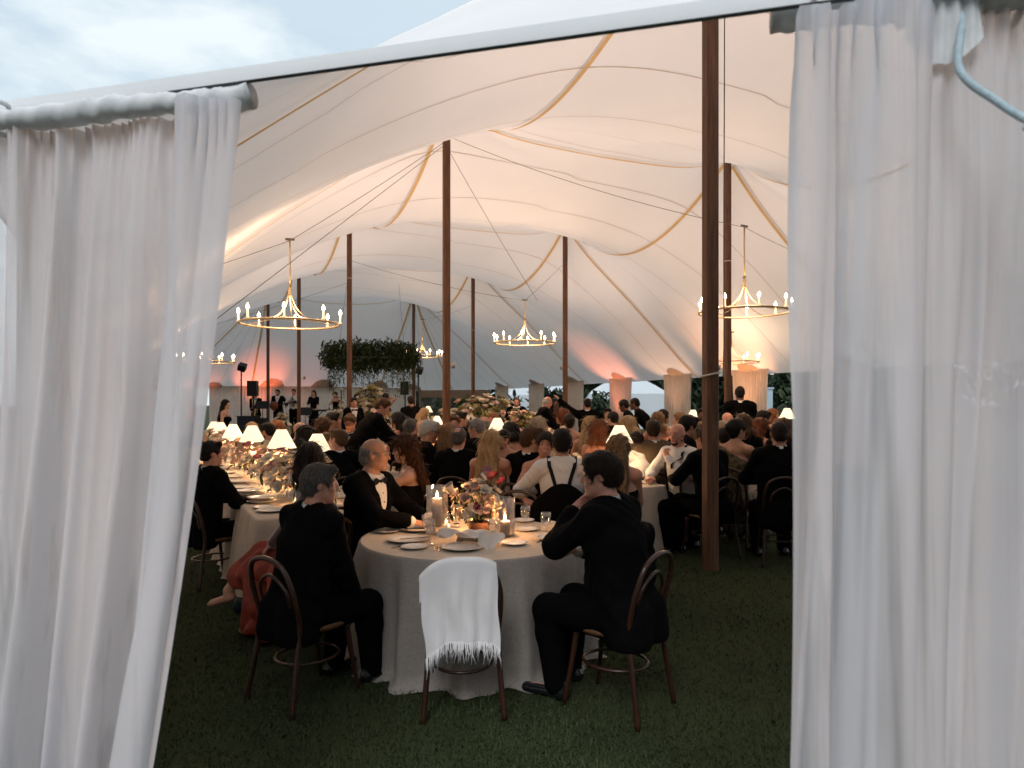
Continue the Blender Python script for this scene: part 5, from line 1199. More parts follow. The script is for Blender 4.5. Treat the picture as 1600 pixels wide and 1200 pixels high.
        if wear == 'shirt' and S.get('braces', True):
            fs = Field(); torso(fs, 0.018); arms(fs, 0.022); m = MB()
            def out_at(p_, d_):
                tt = np.linspace(-0.02, 0.30, 90); pts = np.array([p_ + d_*x_ for x_ in tt]); dv = fs.at(pts); i_ = int(np.where(dv < 0)[0].max()) if (dv < 0).any() else 0; return pts[i_] + d_*0.013
            for s in (-1, 1):
                m = MB(); path = []
                for q in range(9):      # up the back from the centre
                    t_ = q/8; path.append(out_at(J['waist'] + up*0.0 + (up*0.335)*t_ + rt*s*(0.006 + 0.108*t_), -fw*(1 - 0.25*t_) + up*0.25*t_))
                path.append(out_at(J['nb'] - up*0.06 + rt*s*0.118, up))
                for q in range(8):
                    t_ = q/7; path.append(out_at(J['nb'] - up*(0.06 + 0.40*t_) + rt*s*(0.112 - 0.02*t_), fw*(0.75 + 0.25*t_) + up*0.3*(1 - t_)))
                path = [np.array(p_) for p_ in catmull(path, 3)]
                Vv = []
                for p_ in path: Vv += [p_ - rt*0.017, p_ + rt*0.017]
                m.add(Vv, [(2*i, 2*i+1, 2*i+3, 2*i+2) for i in range(len(path)-1)]); out['suspender#%d' % s] = (m.V, m.F, M_silk)
    else:          # dresses: wear = ('strapless' | 'straps' | 'sleeve' | 'long', material)
        cut_, dm = wear; dk = S.get('skirt', dm)
        f = Field(); torso(f, 0.012)
        if cut_ == 'sleeve': arms(f, 0.014, 0.1, only='L')
        if cut_ == 'long': arms(f, 0.014, 0.97)
        if cut_ == 'tee': arms(f, 0.018, 0.05)
        if cut_ in ('strapless', 'straps', 'back'): f.cut(J['chest'] + up*(0.07 if cut_ != 'back' else 0.02), unit(up*1.0 - fw*(0.25 if cut_ == 'back' else 0.1)))
        elif cut_ == 'sleeve': f.cut(J['chest'] + up*0.11, unit(up + rt*0.55))
        else: neckhole(f, 0.075)
        f.cut(J['pel'] - vec(0, 0, 0.08), (0, 0, -1)); out['bodice'] = (*f.net(h), dm)
        f = Field(); f.rc(J['pel'] - vec(0, 0, 0.02), J['waist'] - up*0.04, 0.168*fat, 0.142*fat, 0.05, (fw, 1.35))
        kl = S.get('hem', 0.9)
        for n in 'RL':
            a = J['kn'+n] + (J['an'+n] - J['kn'+n])*kl; cx_ = S.get('legs') == 'cross'; f.rc(J['hip'+n], J['kn'+n], 0.105*fat, 0.085 if not cx_ else 0.070, 0.09 if not cx_ else 0.04); f.rc(J['kn'+n], a, 0.085 if not cx_ else 0.068, (0.085 if not cx_ else 0.062) + 0.05*kl, 0.10 if not cx_ else 0.03)
        if cx_: f.rc(J['knL'] + vec(0, 0.02, 0), vec(-0.02, 0.46, 0.05), 0.06, 0.11, 0.04); f.rc(J['hipL'] + vec(-0.05, 0.15, 0), vec(-0.12, 0.25, 0.05), 0.07, 0.10, 0.05)
        if not sit: f.rc(J['pel'], vec(0, 0, 0.25), 0.15, 0.20, 0.08)
        if kl < 0.9: pass
        f.disp(lambda X, Y, Z: (0.014 if cx_ else 0.006)*np.sin(55*X + 34*Y + 4*np.sin(9*Z) + (9*Z if cx_ else 0)))
        f.cut((0, 0, 0.03), (0, 0, -1)); out['skirt'] = (*f.net(max(h, 0.013)), dk)
        if cut_ == 'straps':
            for s in (-1, 1):
                m = MB()
                pts = [J['chest'] + up*0.05 - fw*0.105 + rt*s*0.07, J['nb'] - up*0.06 - fw*0.075 + rt*s*0.085, J['nb'] - up*0.0 + rt*s*0.092 - fw*0.01, J['nb'] - up*0.05 + fw*0.06 + rt*s*0.09, J['chest'] + up*0.06 + fw*0.11 + rt*s*0.08]; m.tube(catmull([tuple(p_) for p_ in pts], 4), 0.006, 5); out['strap#%d' % s] = (m.V, m.F, dm)
        for n in 'RL':
            f = Field(); f.rc(J['an'+n] + vec(0, -0.035, -0.055), J['toe'+n] + unit(J['toe'+n]-J['an'+n])*0.02, 0.026, 0.027, 0.02, (vec(0, 0, 1), 1.3))
            if S.get('shoes'): out['shoe#'+n] = (*f.net(0.011), S['shoes'])
    # --- hair
    st, hm = S.get('hair', ('short', 'dark')); r_, fh, u = J['hr'], J['hf'], J['hu']; M = (r_, fh, u); c = J['hc']; g0 = 0.94 if fem else 1.0
    hh = min(h, 0.013)
    strand = lambda X, Y, Z: 0.0035*np.sin(150*((X-c[0])*r_[0] + (Y-c[1])*r_[1]) + 6*np.sin(40*(Z-c[2]))) * np.sin(120*((X-c[0])*fh[0] + (Y-c[1])*fh[1]) + 5*np.sin(30*(Z-c[2])))
    if st != 'none':
        f = Field(); vol = {'short': 0.013, 'crop': 0.007, 'bald': 0.006, 'thick': 0.022, 'long': 0.018, 'wavy': 0.026, 'updo': 0.021, 'bob': 0.026, 'curly': 0.036, 'spot': 0.012, 'cap': 0.016}[st]
        f.el(P(0, -0.016, 0.030), (0.076*g0 + vol, 0.096*g0 + vol, 0.088*g0 + vol), M, 0.01)
        if st not in ('long', 'wavy', 'bob', 'curly'): f.rc(P(0, -0.055, -0.03), P(0, -0.05, -0.055), 0.062 + vol*0.5, 0.050 + vol*0.4, 0.02)
        f.disp(strand)
        if st in ('short', 'thick'): f.rc(P(-0.05, 0.055, 0.088), P(0.045, 0.06, 0.092), 0.018 + vol*0.4, 0.026 + vol*0.4, 0.02)
        f.el(P(0, 0.105, -0.032), (0.078*g0, 0.075*g0, 0.098*g0), M, 0.008, sub=True)           # the face stays free
        for s in (-1, 1): f.el(P(s*0.085, 0.012, -0.03), (0.030, 0.036, 0.042), M, 0.006, sub=True) if st in ('short', 'crop', 'bald', 'thick', 'spot', 'updo', 'cap') else None
        if st in ('short', 'crop', 'bald', 'thick', 'spot', 'cap'): f.cut(P(0, -0.05, -0.075), -u, 0.005)
        if st == 'bald': f.el(P(0, 0.015, 0.10), (0.105, 0.135, 0.098), M, 0.01, sub=True)
        if st == 'spot': f.el(P(0, -0.075, 0.105), (0.04, 0.05, 0.045), M, 0.01, sub=True)
        if st == 'updo': f.el(P(0, -0.115, 0.03), (0.05, 0.045, 0.05), M, 0.02)
        if st in ('long', 'wavy', 'bob', 'curly'):
            L_ = S.get('hairlen', {'long': 0.40, 'wavy': 0.30, 'bob': 0.12, 'curly': 0.14}[st]); bk = -unit(fw)*0.03
            wd = {'long': 0.062, 'wavy': 0.06, 'bob': 0.066, 'curly': 0.072}[st]
            dn = vec(0, 0, -1); sp = S.get('hairside', 0.0)
            for s in (-1, 0, 1):
                a = P(s*0.045, -0.05, 0.01); m_ = P(s*0.055, -0.075, -0.10); e_ = m_ + dn*max(0.02, L_ - 0.10) + rt*s*0.045 + rt*sp*L_ - fw*0.05 + (bk if L_ > 0.2 else 0)
                f.rc(a, m_, wd*0.85, wd*0.9, 0.03); f.rc(m_, e_, wd*0.9, wd*(0.55 if st == 'long' else 0.72), 0.03)
            for s in (-1, 1): f.rc(P(s*0.066, -0.025, 0.03), P(s*0.074, -0.028, -0.09) + dn*min(0.22, L_*0.5), 0.027, 0.026 if st in ('bob', 'curly', 'wavy') else 0.018, 0.02)
            if st in ('wavy', 'curly'): f.disp(lambda X, Y, Z: 0.013*np.sin(52*Z + 26*X + 9*np.sin(25*Y)) * np.sin(48*X + 40*Y + 14*Z))
            else: f.disp(lambda X, Y, Z: 0.006*np.sin(105*X*r_[0] + 105*Y*r_[1] + 3*np.sin(16*Z)))
        out['cap' if st == 'cap' else 'hair'] = (*f.net(hh), HAIR[hm])
    if S.get('beard'):
        f = Field(); f.rc(P(0.044, 0.008, -0.066), P(0.014, 0.070, -0.098), 0.027, 0.023, 0.02); f.rc(P(-0.044, 0.008, -0.066), P(-0.014, 0.070, -0.098), 0.027, 0.023, 0.02); f.rc(P(-0.014, 0.072, -0.10), P(0.014, 0.072, -0.10), 0.022, 0.022, 0.01)
        f.rc(P(-0.028, 0.082, -0.049), P(0.028, 0.082, -0.049), 0.0075, 0.0075, 0.006); f.rc(P(-0.03, 0.078, -0.052), P(-0.028, 0.07, -0.085), 0.009, 0.012, 0.006); f.rc(P(0.03, 0.078, -0.052), P(0.028, 0.07, -0.085), 0.009, 0.012, 0.006)
        f.el(P(0, 0.1, -0.063), (0.024, 0.03, 0.011), M, 0.003, sub=True); out['beard'] = (*f.net(min(h, 0.010)), HAIR[S['beard']])
    # --- face details where the face shows
    if S.get('face'):
        for nm, mm, rr_, oy in (('eye', M_eyew, 0.0125, 0.0), ('iris', M_iris, 0.0075, 0.0068)):
            for s in (-1, 1):
                m = MB()
                q = P(s*0.031, 0.0790 + oy, 0.009); sp = [(rr_*math.sin(a), rr_*math.cos(a)) for a in np.linspace(0.02, 3.12, 9)]; b0 = len(m.V); m.lathe(sp, 10)
                for i in range(b0, len(m.V)): x_, y_, z_ = m.V[i]; m.V[i] = tuple(q + r_*x_ + fh*y_ + u*z_*0.85)
                out[nm + '#%d' % s] = (m.V, m.F, mm)
        for s in (-1, 1): f = Field(); f.rc(P(s*0.016, 0.092, 0.031), P(s*0.046, 0.082, 0.033), 0.004, 0.003, 0.002); out['eyebrow#%d' % s] = (*f.net(0.004), HAIR[hm if hm not in ('blond', 'white') else 'light'])
        f = Field()
        if S['face'] == 'smile':
            f.rc(P(-0.020, 0.086, -0.054), P(0, 0.096, -0.062), 0.006, 0.0075, 0.003); f.rc(P(0.020, 0.086, -0.054), P(0, 0.096, -0.062), 0.006, 0.0075, 0.003); out['mouth'] = (*f.net(0.0035), M_lip)
            f = Field(); f.rc(P(-0.015, 0.094, -0.0555), P(0.015, 0.094, -0.0555), 0.0048, 0.0048, 0.003); f.rc(P(-0.008, 0.099, -0.058), P(0.008, 0.099, -0.058), 0.0048, 0.0048, 0.003); out['teeth'] = (*f.net(0.003), M_teeth)
        else:
            f.rc(P(-0.019, 0.089, -0.061), P(0.019, 0.089, -0.061), 0.0055, 0.0055, 0.002); f.rc(P(-0.008, 0.094, -0.061), P(0.008, 0.094, -0.061), 0.0062, 0.0062, 0.003); out['mouth'] = (*f.net(0.0035), M_lip)
    if S.get('glasses'):
        m = MB()
        for s in (-1, 1): m.tube([tuple(P(s*0.033 + 0.024*math.cos(a), 0.103, 0.004 + 0.018*math.sin(a))) for a in [6.283*q/14 for q in range(14)]], 0.0018 if S['glasses'] == 'wire' else 0.003, 5, closed=True); m.tube([tuple(P(s*0.057, 0.102, 0.008)), tuple(P(s*0.078, 0.05, 0.010)), tuple(P(s*0.080, -0.02, 0.005))], 0.0018 if S['glasses'] == 'wire' else 0.003, 5)
        m.tube([tuple(P(-0.009, 0.104, 0.008)), tuple(P(0.009, 0.104, 0.008))], 0.002, 5); out['glasses'] = (m.V, m.F, M_wire if S['glasses'] == 'wire' else M_spec)
    if S.get('headwear'):
        m = MB(); m.tube([tuple(P(0.088*math.cos(a), 0.03 + 0.01*math.sin(a), 0.035 + 0.098*math.sin(a))) for a in np.linspace(0.05, 3.09, 18)], 0.008, 6); out['sunglasses'] = (m.V, m.F, M_spec)
    if S.get('boutonniere'):
        q = nb - up*0.14 + rt*(-0.10) + fw*0.135; m = MB(); src = BL['white'][0]
        m.add([q + (rt*v.co.x + up*v.co.y + fw*v.co.z)*0.45 for v in src.vertices], [tuple(p_.vertices) for p_ in src.polygons]); out['boutonniere'] = (m.V, m.F, M_white)
    return out, J
# ---- bentwood chair
M_bent = mat('dark_bentwood', (0.035, 0.013, 0.007), 0.28, 0.3, 10, spec=0.5)
M_cane = mat('caned_seat', (0.10, 0.045, 0.02), 0.5, 0.25, 90, 0.3, 120)
def chair_parts():
    K = []
    bow = [(-0.215, -0.275, 0.0), (-0.195, -0.235, 0.25), (-0.185, -0.205, 0.46), (-0.195, -0.225, 0.60), (-0.190, -0.260, 0.74), (-0.140, -0.285, 0.855), (0, -0.295, 0.895), (0.140, -0.285, 0.855), (0.190, -0.260, 0.74), (0.195, -0.225, 0.60), (0.185, -0.205, 0.46), (0.195, -0.235, 0.25), (0.215, -0.275, 0.0)]
    K.append(('back_bow', MB().tube(catmull(bow, 5), 0.0155, 8).me('back_bow', M_bent)))
    inn = [(-0.115, -0.195, 0.465), (-0.130, -0.222, 0.60), (-0.115, -0.250, 0.72), (0, -0.268, 0.79), (0.115, -0.250, 0.72), (0.130, -0.222, 0.60), (0.115, -0.195, 0.465)]
    K.append(('inner_bow', MB().tube(catmull(inn, 5), 0.011, 7).me('inner_bow', M_bent)))
    K.append(('seat', MB().lathe([(0.001, 0.468), (0.17, 0.468), (0.19, 0.474), (0.208, 0.470), (0.212, 0.455), (0.205, 0.440), (0.17, 0.440), (0.001, 0.445)], 28).me('seat', M_cane)))
    for s in (-1, 1): K.append(('leg', MB().tube(catmull([(s*0.145, 0.14, 0.445), (s*0.160, 0.165, 0.25), (s*0.180, 0.205, 0.0)], 4), [0.017, 0.017, 0.0165, 0.016, 0.015, 0.014, 0.0135, 0.013, 0.0125], 8).me('leg', M_bent)))
    K.append(('leg_ring', MB().tube([(0.165*math.cos(6.283*q/28), -0.02 + 0.165*math.sin(6.283*q/28)*1.12, 0.25) for q in range(28)], 0.0095, 6, closed=True).me('leg_ring', M_bent)))
    return K
CHAIR = chair_parts()
def chair(loc, rz, label):
    e = empty('bentwood_chair', loc, rz); tag(e, label, 'chair', 'dark bentwood chairs')
    for nm, me in CHAIR: obj(nm, me, e)
    return e
def strands(hair, J, S, n):
    """loose locks lying on the hair so that its outline and sheen break up"""
    V, Q, m_ = hair; V = np.asarray(V); Q = np.asarray(Q); st = S['hair'][0]; rs_ = np.random.RandomState(int(V.shape[0]) % 997)
    a, b, c, d = (V[Q[:, i]] for i in range(4)); nr = np.cross(c - a, d - b); ar = np.linalg.norm(nr, axis=1) + 1e-12; nr = nr/ar[:, None]
    pick = rs_.choice(len(Q), n, p=ar/ar.sum()); p0 = (a + b + c + d)[pick]/4; nn = nr[pick]
    ctr = J['hc'] + J['hu']*0.03
    if ((p0 - ctr)*nn).sum() < 0: nn = -nn
    crown = J['hc'] + J['hu']*0.115 - J['hf']*0.045; dr = p0 - crown
    lng = st in ('long', 'wavy', 'bob', 'curly'); low = p0[:, 2] < J['hc'][2] - 0.03
    if lng: dr = np.where(low[:, None], np.array([0, 0, -1.0]), dr)
    elif st in ('short', 'thick'): dr = dr*0.6 + (J['hf']*0.06 + J['hr']*0.05)*(dr @ J['hu'] > -0.05)[:, None]
    dr = dr + rs_.randn(n, 3)*(0.35 if st in ('wavy', 'curly') else 0.12)*np.linalg.norm(dr, axis=1)[:, None]
    dr = dr - nn*(dr*nn).sum(1)[:, None]; dr /= np.linalg.norm(dr, axis=1)[:, None] + 1e-9
    L_ = (0.10 if lng else 0.032)*rs_.uniform(0.5, 1.3, n); sd = np.cross(dr, nn); w_ = (0.0035 if lng else 0.0018)*rs_.uniform(0.6, 1.4, n)
    Vn = []; lift = rs_.uniform(0.001, 0.006, n); ph = rs_.uniform(0, 6.28, n)
    for k, (t_, wf, lf) in enumerate(((0, 0.6, -0.002), (0.35, 1, 1.0), (0.7, 0.8, 1.2), (1.0, 0.15, 1.0))):
        q = p0 + dr*(L_*t_)[:, None] + nn*(lift*lf)[:, None] + sd*(np.sin(ph + t_*5)*(0.006 if st in ('wavy', 'curly') else 0.002))[:, None] - nn*((L_*t_)**2*(2.2 if not lng else 0.5))[:, None]
        Vn += [q - sd*(w_*wf)[:, None], q + sd*(w_*wf)[:, None]]
    Vn = np.stack(Vn, 1).reshape(-1, 3); base = len(V) + np.arange(n)*8
    Fn = np.concatenate([np.stack([base + 2*k, base + 2*k + 1, base + 2*k + 3, base + 2*k + 2], 1) for k in range(3)])
    return np.concatenate([V, Vn]), np.concatenate([Q, Fn]), m_
CACHE = {}
NP = [0]
def person(x, ytop, d_, az, who, S, nochair=False, z0=0.0, cat='person', group=None, X=None):
    """x, ytop: photo pixel of the crown; d_: depth; az: way the body faces, 0 away from the camera, 90 right"""
    near = S.get('near', False); h = S.get('res') or (0.0085 if near else (0.0125 if d_ < 10 else (0.017 if d_ < 15 else 0.022)))
    out, J = build_person(S, near, h)
    sit = S.get('pose', 'sit') == 'sit'
    ztop = float(out['body'][0][:, 2].max()); want = CAM_H - (ytop - HZ)/F*d_ - z0
    sc = want/ztop; lo, hi = (0.90, 1.10)
    if not lo <= sc <= hi: print('SCALE', who, round(sc, 3)); sc = max(lo, min(hi, sc))
    rz = -R(az)
    hc = rotz(J['hc']*sc, rz); cx = gx(x, d_) - hc[0]; cy = d_ - hc[1]
    e = empty('person', (cx, cy, z0), rz); e.scale = (sc,)*3; tag(e, who, cat, group)
    if len(who.split()) > 13: print('LONG', who)
    if 'hair' in out and d_ < 13: out['hair'] = strands(out['hair'], J, S, 900 if near else 300)
    for nm, (V, Q, m_) in out.items(): obj(nm.split('#')[0], mesh(nm.split('#')[0], V, Q, m_), e)
    if sit and not nochair:
        b = rotz(vec(0, 0.0, 0), rz); fo = rotz(vec(0, 0.07, 0), rz); c_ = chair((cx + fo[0], cy + fo[1], 0), rz, 'bentwood chair of ' + who)
        k = (0.546*sc - 0.085*sc)/0.468; c_.scale = (1, 1, max(0.93, min(1.08, k)))
    NP[0] += 1
    return e, J, sc
# ------------------------------------------------------------------ who sits and stands where
T = dict
def tux(**k): return T(dict(wear='tux'), **k)
# --- at the round table
person(500, 726, 4.12, 38, 'grey haired man in black dinner jacket seated left of the round table', tux(near=True, hair=('short', 'salt'), skin='rosy', lean=12, hyaw=30, hpitch=-3, fat=1.14, armR=(0.15, 0.31, 0.52), armL=(-0.16, 0.38, 0.62), wear='redtie', curlR=0.6, hintR=(0.5, -0.5, -0.6)))
person(586, 686, 5.35, 100, 'bald man in wire glasses and bow tie behind the round table', tux(near=True, hair=('bald', 'grey'), glasses='wire', skin='tan', face='calm', lean=6, hyaw=-6, hpitch=-2, fat=1.1, armR=(0.14, 0.40, 0.815), armL=(-0.05, 0.48, 0.815), twist=-14, curlR=0.35, curlL=0.35))
person(938, 709, 3.98, -52, 'dark haired man with hand to mouth, right of the round table', tux(near=True, hair=('thick', 'dark'), skin='rosy', face='calm', lean=12, hyaw=-28, hpitch=-6, fat=1.16, armL=(-0.08, 0.265, 1.09), armR=(0.10, 0.36, 0.81), hintL=(-0.6, 0.4, -1.0), hdL=(0.85, -0.25, 0.45), pnL=(0.2, -1, 0.15), curlL=0.9))
person(632, 681, 6.0, -92, 'brunette woman with long waves and hand at her face', T(near=True, fem=True, hair=('wavy', 'chestnut'), wear=('strapless', M_blackd), face='calm', hyaw=-22, hpitch=-6, armL=(-0.06, 0.30, 1.13), armR=(0.12, 0.36, 0.79), hintL=(-0.8, 0.2, -0.9), hdL=(0.1, -0.15, 1.0), pnL=(0.1, -1, 0.2), curlL=0.4, skin='pale'))
e22, J22, s22 = person(484, 694, 5.0, -70, 'dark haired woman in wine velvet top and rust skirt, legs crossed', T(near=True, fem=True, hair=('long', 'dark'), wear=('long', M_velvet), skirt=M_rust, legs='cross', hem=0.62, hyaw=58, headwear=True, twist=35, armR=(0.30, 0.30, 0.82), armL=(-0.10, 0.30, 0.66), shoes=mat('nude_pump', (0.36, 0.22, 0.15), 0.35, 0.05), hairlen=0.36))
person(331, 690, 6.6, 36, 'man in black jacket at the left edge, half behind the curtain', tux(hair=('short', 'black'), skin='rosy', hyaw=20, res=0.011, armR=(0.20, 0.30, 0.80)))
# --- guests in front of the second row of tables
person(768, 673, 7.1, 20, 'woman with long straight blond hair in pink floral dress', T(near=True, fem=True, hair=('long', 'blond'), wear=('straps', M_floral), hyaw=6, skin='rosy', hairlen=0.42))
person(832, 668, 7.0, 48, 'young man in black frame glasses and black jacket', tux(near=True, hair=('short', 'brown'), glasses='dark', skin='pale', face='calm', hyaw=30, hpitch=-4, twist=10))
person(852, 677, 6.75, 185, 'smiling dark haired woman facing the camera', T(near=True, fem=True, hair=('updo', 'dark'), wear=('straps', M_blackd), face='smile', skin='rosy', hyaw=0, hpitch=-2, htilt=6, legs='sit'), nochair=False)
person(878, 671, 6.45, 4, 'man in white shirt with black crossed suspenders, back turned', T(near=True, wear='shirt', hair=('short', 'black'), skin='tan', hyaw=-2, armL=(-0.26, 0.30, 0.84), armR=(0.26, 0.30, 0.84), fat=1.04))
person(968, 681, 6.15, 22, 'woman with streaked long hair and bare shoulders in black dress', T(near=True, fem=True, hair=('long', 'streak'), wear=('back', M_blackd), skin='rosy', hyaw=12, hpitch=-6, armR=(0.12, 0.30, 0.66), fat=1.05, hairlen=0.40))
person(1058, 662, 8.2, 232, 'bald bearded man in white shirt and suspenders, hand at chest', T(near=True, wear='shirt', hair=('none', 'black'), beard='dark', skin='rosy', face='calm', hyaw=-6, hpitch=-8, armL=(-0.02, 0.22, 1.02), armR=(0.14, 0.36, 0.81), curlL=0.9, hdL=(0.4, 0.1, 0.9), pnL=(0, -1, 0.3), fat=1.05))
person(1101, 668, 7.8, -28, 'guest in black whose head is hidden by the thickest pole', T(wear='tux', hair=('short', 'dark'), skin='tan', armL=(-0.20, 0.42, 0.82), lean=10))
# --- left tables
def M_(x, y, d_, az, who, **k): return person(x, y, d_, az, who, tux(**k))
def F_(x, y, d_, az, who, w_, **k): return person(x, y, d_, az, who, T(dict(fem=True, wear=w_), **k))
person(353, 625, 17.0, 85, 'dark haired woman in black standing at far left, side on', T(fem=True, pose='stand', hair=('long', 'black'), wear=('straps', M_blackd), skin='pale', hyaw=5))
F_(393, 661, 12.6, 200, 'blond guest mostly hidden behind the second lamp', ('straps', M_cream), hair=('bob', 'blond'), skin='pale')
M_(418, 661, 10.0, -70, 'bearded dark haired man in profile behind the left lamps', hair=('short', 'black'), beard='dark', skin='rosy', face='calm', hpitch=-10)
M_(433, 657, 11.2, -120, 'ginger haired man bent over beside the left lamps', hair=('short', 'ginger'), skin='rosy', lean=18, hpitch=-22)
M_(470, 660, 9.6, 40, 'bald man with pale crown beside the stooping brunette', hair=('none', 'grey'), skin='pale', hpitch=-10, lean=12)
F_(506, 647, 10.4, 70, 'brunette woman leaning forward with bare back among the lamps', ('back', M_blackd), hair=('wavy', 'brown'), skin='tan', lean=30, hpitch=-15)
F_(479, 667, 8.7, 30, 'black haired guest in white collar left of the lit lamp', ('long', M_cream), hair=('bob', 'black'), skin='pale', hyaw=20)
M_(521, 645, 11.2, 50, 'black haired man in dinner jacket seen from behind near the pole', hair=('short', 'black'), skin='tan', hyaw=25)
M_(547, 647, 11.0, 190, 'man with glasses and white boutonniere looking down', hair=('short', 'brown'), glasses='dark', skin='rosy', face='calm', hpitch=-22, boutonniere=True, hyaw=-10)
F_(511, 678, 8.5, 150, 'woman in wine red leaning in to be kissed', ('straps', M_velvet), hair=('updo', 'brown'), skin='rosy', face='calm', hyaw=-30)
M_(528, 671, 8.0, -30, 'brown haired man in black jacket kissing his neighbour', hair=('short', 'brown'), skin='rosy', hyaw=-38, htilt=-8)
person(598, 622, 10.4, 62, 'man in black suit bending over the table beside the pole', tux(pose='stand', hair=('short', 'brown'), skin='rosy', lean=30, hyaw=28, hpitch=-28, fat=1.15, res=0.012, armR=(0.2, 0.62, 0.92), armL=(-0.2, 0.6, 0.95)))
F_(621, 646, 11.6, -80, 'laughing dark haired woman right of the bending man', ('straps', M_blackd), hair=('bob', 'black'), skin='rosy', face='smile')
F_(632, 652, 12.4, -60, 'woman with dark waves right of the laughing woman', ('straps', M_blackd), hair=('wavy', 'dark'), skin='tan')
M_(641, 655, 9.8, 15, 'man with cropped grey hair seen from behind in black', hair=('short', 'salt'), skin='rosy')
M_(671, 657, 8.3, 72, 'white haired man with glasses in profile', hair=('short', 'white'), glasses='dark', skin='rosy', face='calm', hpitch=-12)
M_(711, 649, 11.4, 185, 'man facing the camera beside the tall pole', hair=('short', 'brown'), skin='rosy', face='calm', hpitch=-8)
M_(721, 644, 12.6, 60, 'dark haired man behind the man at the tall pole', hair=('short', 'black'), skin='rosy', hyaw=20)
F_(701, 663, 8.3, 15, 'woman with light brown hair left of the man with a bald spot', ('long', M_blackd), hair=('long', 'light'), skin='rosy')
M_(717, 668, 7.9, 12, 'man with a bald spot in grey hair, back turned', hair=('spot', 'salt'), skin='rosy', fat=1.1)
M_(744, 655, 9.4, -55, 'grey haired man in black turned left beside the lamp', hair=('short', 'grey'), skin='rosy', hpitch=-8, hyaw=-15)
M_(756, 651, 11.3, -30, 'balding man behind the grey haired man', hair=('bald', 'grey'), skin='rosy')
F_(770, 646, 13.0, 200, 'ginger haired woman behind the middle lamp', ('straps', M_champ), hair=('bob', 'ginger'), skin='rosy')
F_(786, 673, 9.2, 215, 'dark haired woman whose face shows below the lamp shade', ('straps', M_blackd), hair=('updo', 'black'), skin='tan', face='calm', hpitch=-10)
F_(797, 662, 9.8, -40, 'woman with tanned bare shoulders bent over her plate', ('back', M_blackd), hair=('bob', 'black'), skin='tan', lean=32, hpitch=-25)
F_(842, 653, 9.6, 40, 'grey blond woman behind the man with black glasses', ('long', M_champ), hair=('bob', 'blond2'), skin='rosy')
# --- right hand side
F_(878, 640, 12.8, -85, 'auburn woman with glasses in a cream ruffled top', ('long', M_cream), hair=('curly', 'auburn'), glasses='dark', skin='rosy')
F_(889, 648, 11.6, -10, 'woman with dark updo and bare shoulders behind the suspenders man', ('strapless', M_blackd), hair=('updo', 'dark'), skin='tan')
F_(922, 653, 9.6, 12, 'woman with blond waves beside the auburn curls', ('straps', M_champ), hair=('wavy', 'blond'), skin='rosy')
F_(937, 659, 9.0, 10, 'woman with auburn curls and open backed cream dress', ('back', M_cream), hair=('curly', 'auburn'), skin='rosy', hyaw=12)
M_(957, 644, 13.5, -40, 'man in a black cap left of the two waiters', hair=('cap', 'black'), skin='pale')
M_(950, 637, 16.5, 190, 'dark haired man facing front behind the black cap', hair=('short', 'black'), skin='tan', face='calm')
F_(980, 652, 10.4, -70, 'blond woman turned left below the waiters', ('straps', M_champ), hair=('bob', 'blond'), skin='rosy', hpitch=-12)
person(994, 675, 8.9, -20, 'man in white shirt mostly hidden behind the right lamp', T(wear='shirt', braces=False, hair=('short', 'dark'), skin='tan', lean=20, hpitch=-12))
person(1020, 657, 8.9, -8, 'man in brown tweed jacket, back turned', T(wear='jacket', hair=('short', 'dark'), skin='tan', fat=1.12, hyaw=10))
F_(1028, 645, 11.4, 15, 'woman with short light brown hair above the tweed jacket', ('straps', M_champ), hair=('bob', 'light'), skin='rosy')
F_(1037, 638, 13.2, 75, 'woman with long black hair in navy dress', ('straps', M_navy), hair=('long', 'black'), skin='tan', face='calm')
M_(1062, 645, 12.4, -75, 'brown haired man in profile above the bearded man', hair=('short', 'light'), skin='rosy', hpitch=-8)
M_(1076, 650, 9.2, 78, 'black haired man leaning forward beside the bearded man', hair=('thick', 'black'), skin='tan', face='calm', lean=20, hpitch=-12)
M_(1096, 638, 15.6, 185, 'bearded man beside the far right lamp', hair=('short', 'black'), beard='dark', skin='brown')
F_(1096, 661, 10.4, 200, 'woman half hidden by the thickest pole', ('straps', M_blackd), hair=('bob', 'light'), skin='rosy', face='calm')
M_(1137, 645, 12.4, 150, 'bald man right of the thickest pole', hair=('none', 'grey'), skin='rosy', hpitch=-15)
F_(1131, 659, 10.6, -40, 'grey blond woman right of the thickest pole', ('straps', M_champ), hair=('bob', 'blond2'), skin='rosy')
M_(1130, 669, 8.7, -12, 'man in black cut off by the thickest pole', hair=('short', 'black'), skin='tan')
F_(1152, 656, 8.3, 38, 'woman with dark updo in black dress with gold leaf print', ('sleeve', M_gfloral), hair=('updo', 'black'), skin='tan', hyaw=35, armR=(0.2, 0.42, 0.81), res=0.010)
F_(1161, 648, 9.6, 10, 'woman with brown bob behind the gold print dress', ('long', M_blackd), hair=('bob', 'brown'), skin='rosy')
M_(1193, 642, 12.2, 80, 'black haired man in profile at right', hair=('short', 'black'), skin='tan', face='calm', hpitch=-12)
F_(1188, 655, 10.4, 60, 'woman with reddish brown hair at right, hands raised', ('straps', M_blackd), hair=('wavy', 'auburn'), skin='rosy', armL=(-0.05, 0.3, 0.98), armR=(0.05, 0.3, 0.98))
F_(1208, 638, 14.0, 120, 'ginger haired girl at the far right table', ('straps', M_champ), hair=('bob', 'ginger'), skin='rosy', face='calm')
F_(1224, 655, 10.0, 20, 'brown haired guest beside the right door curtain', ('long', M_blackd), hair=('bob', 'brown'), skin='tan')
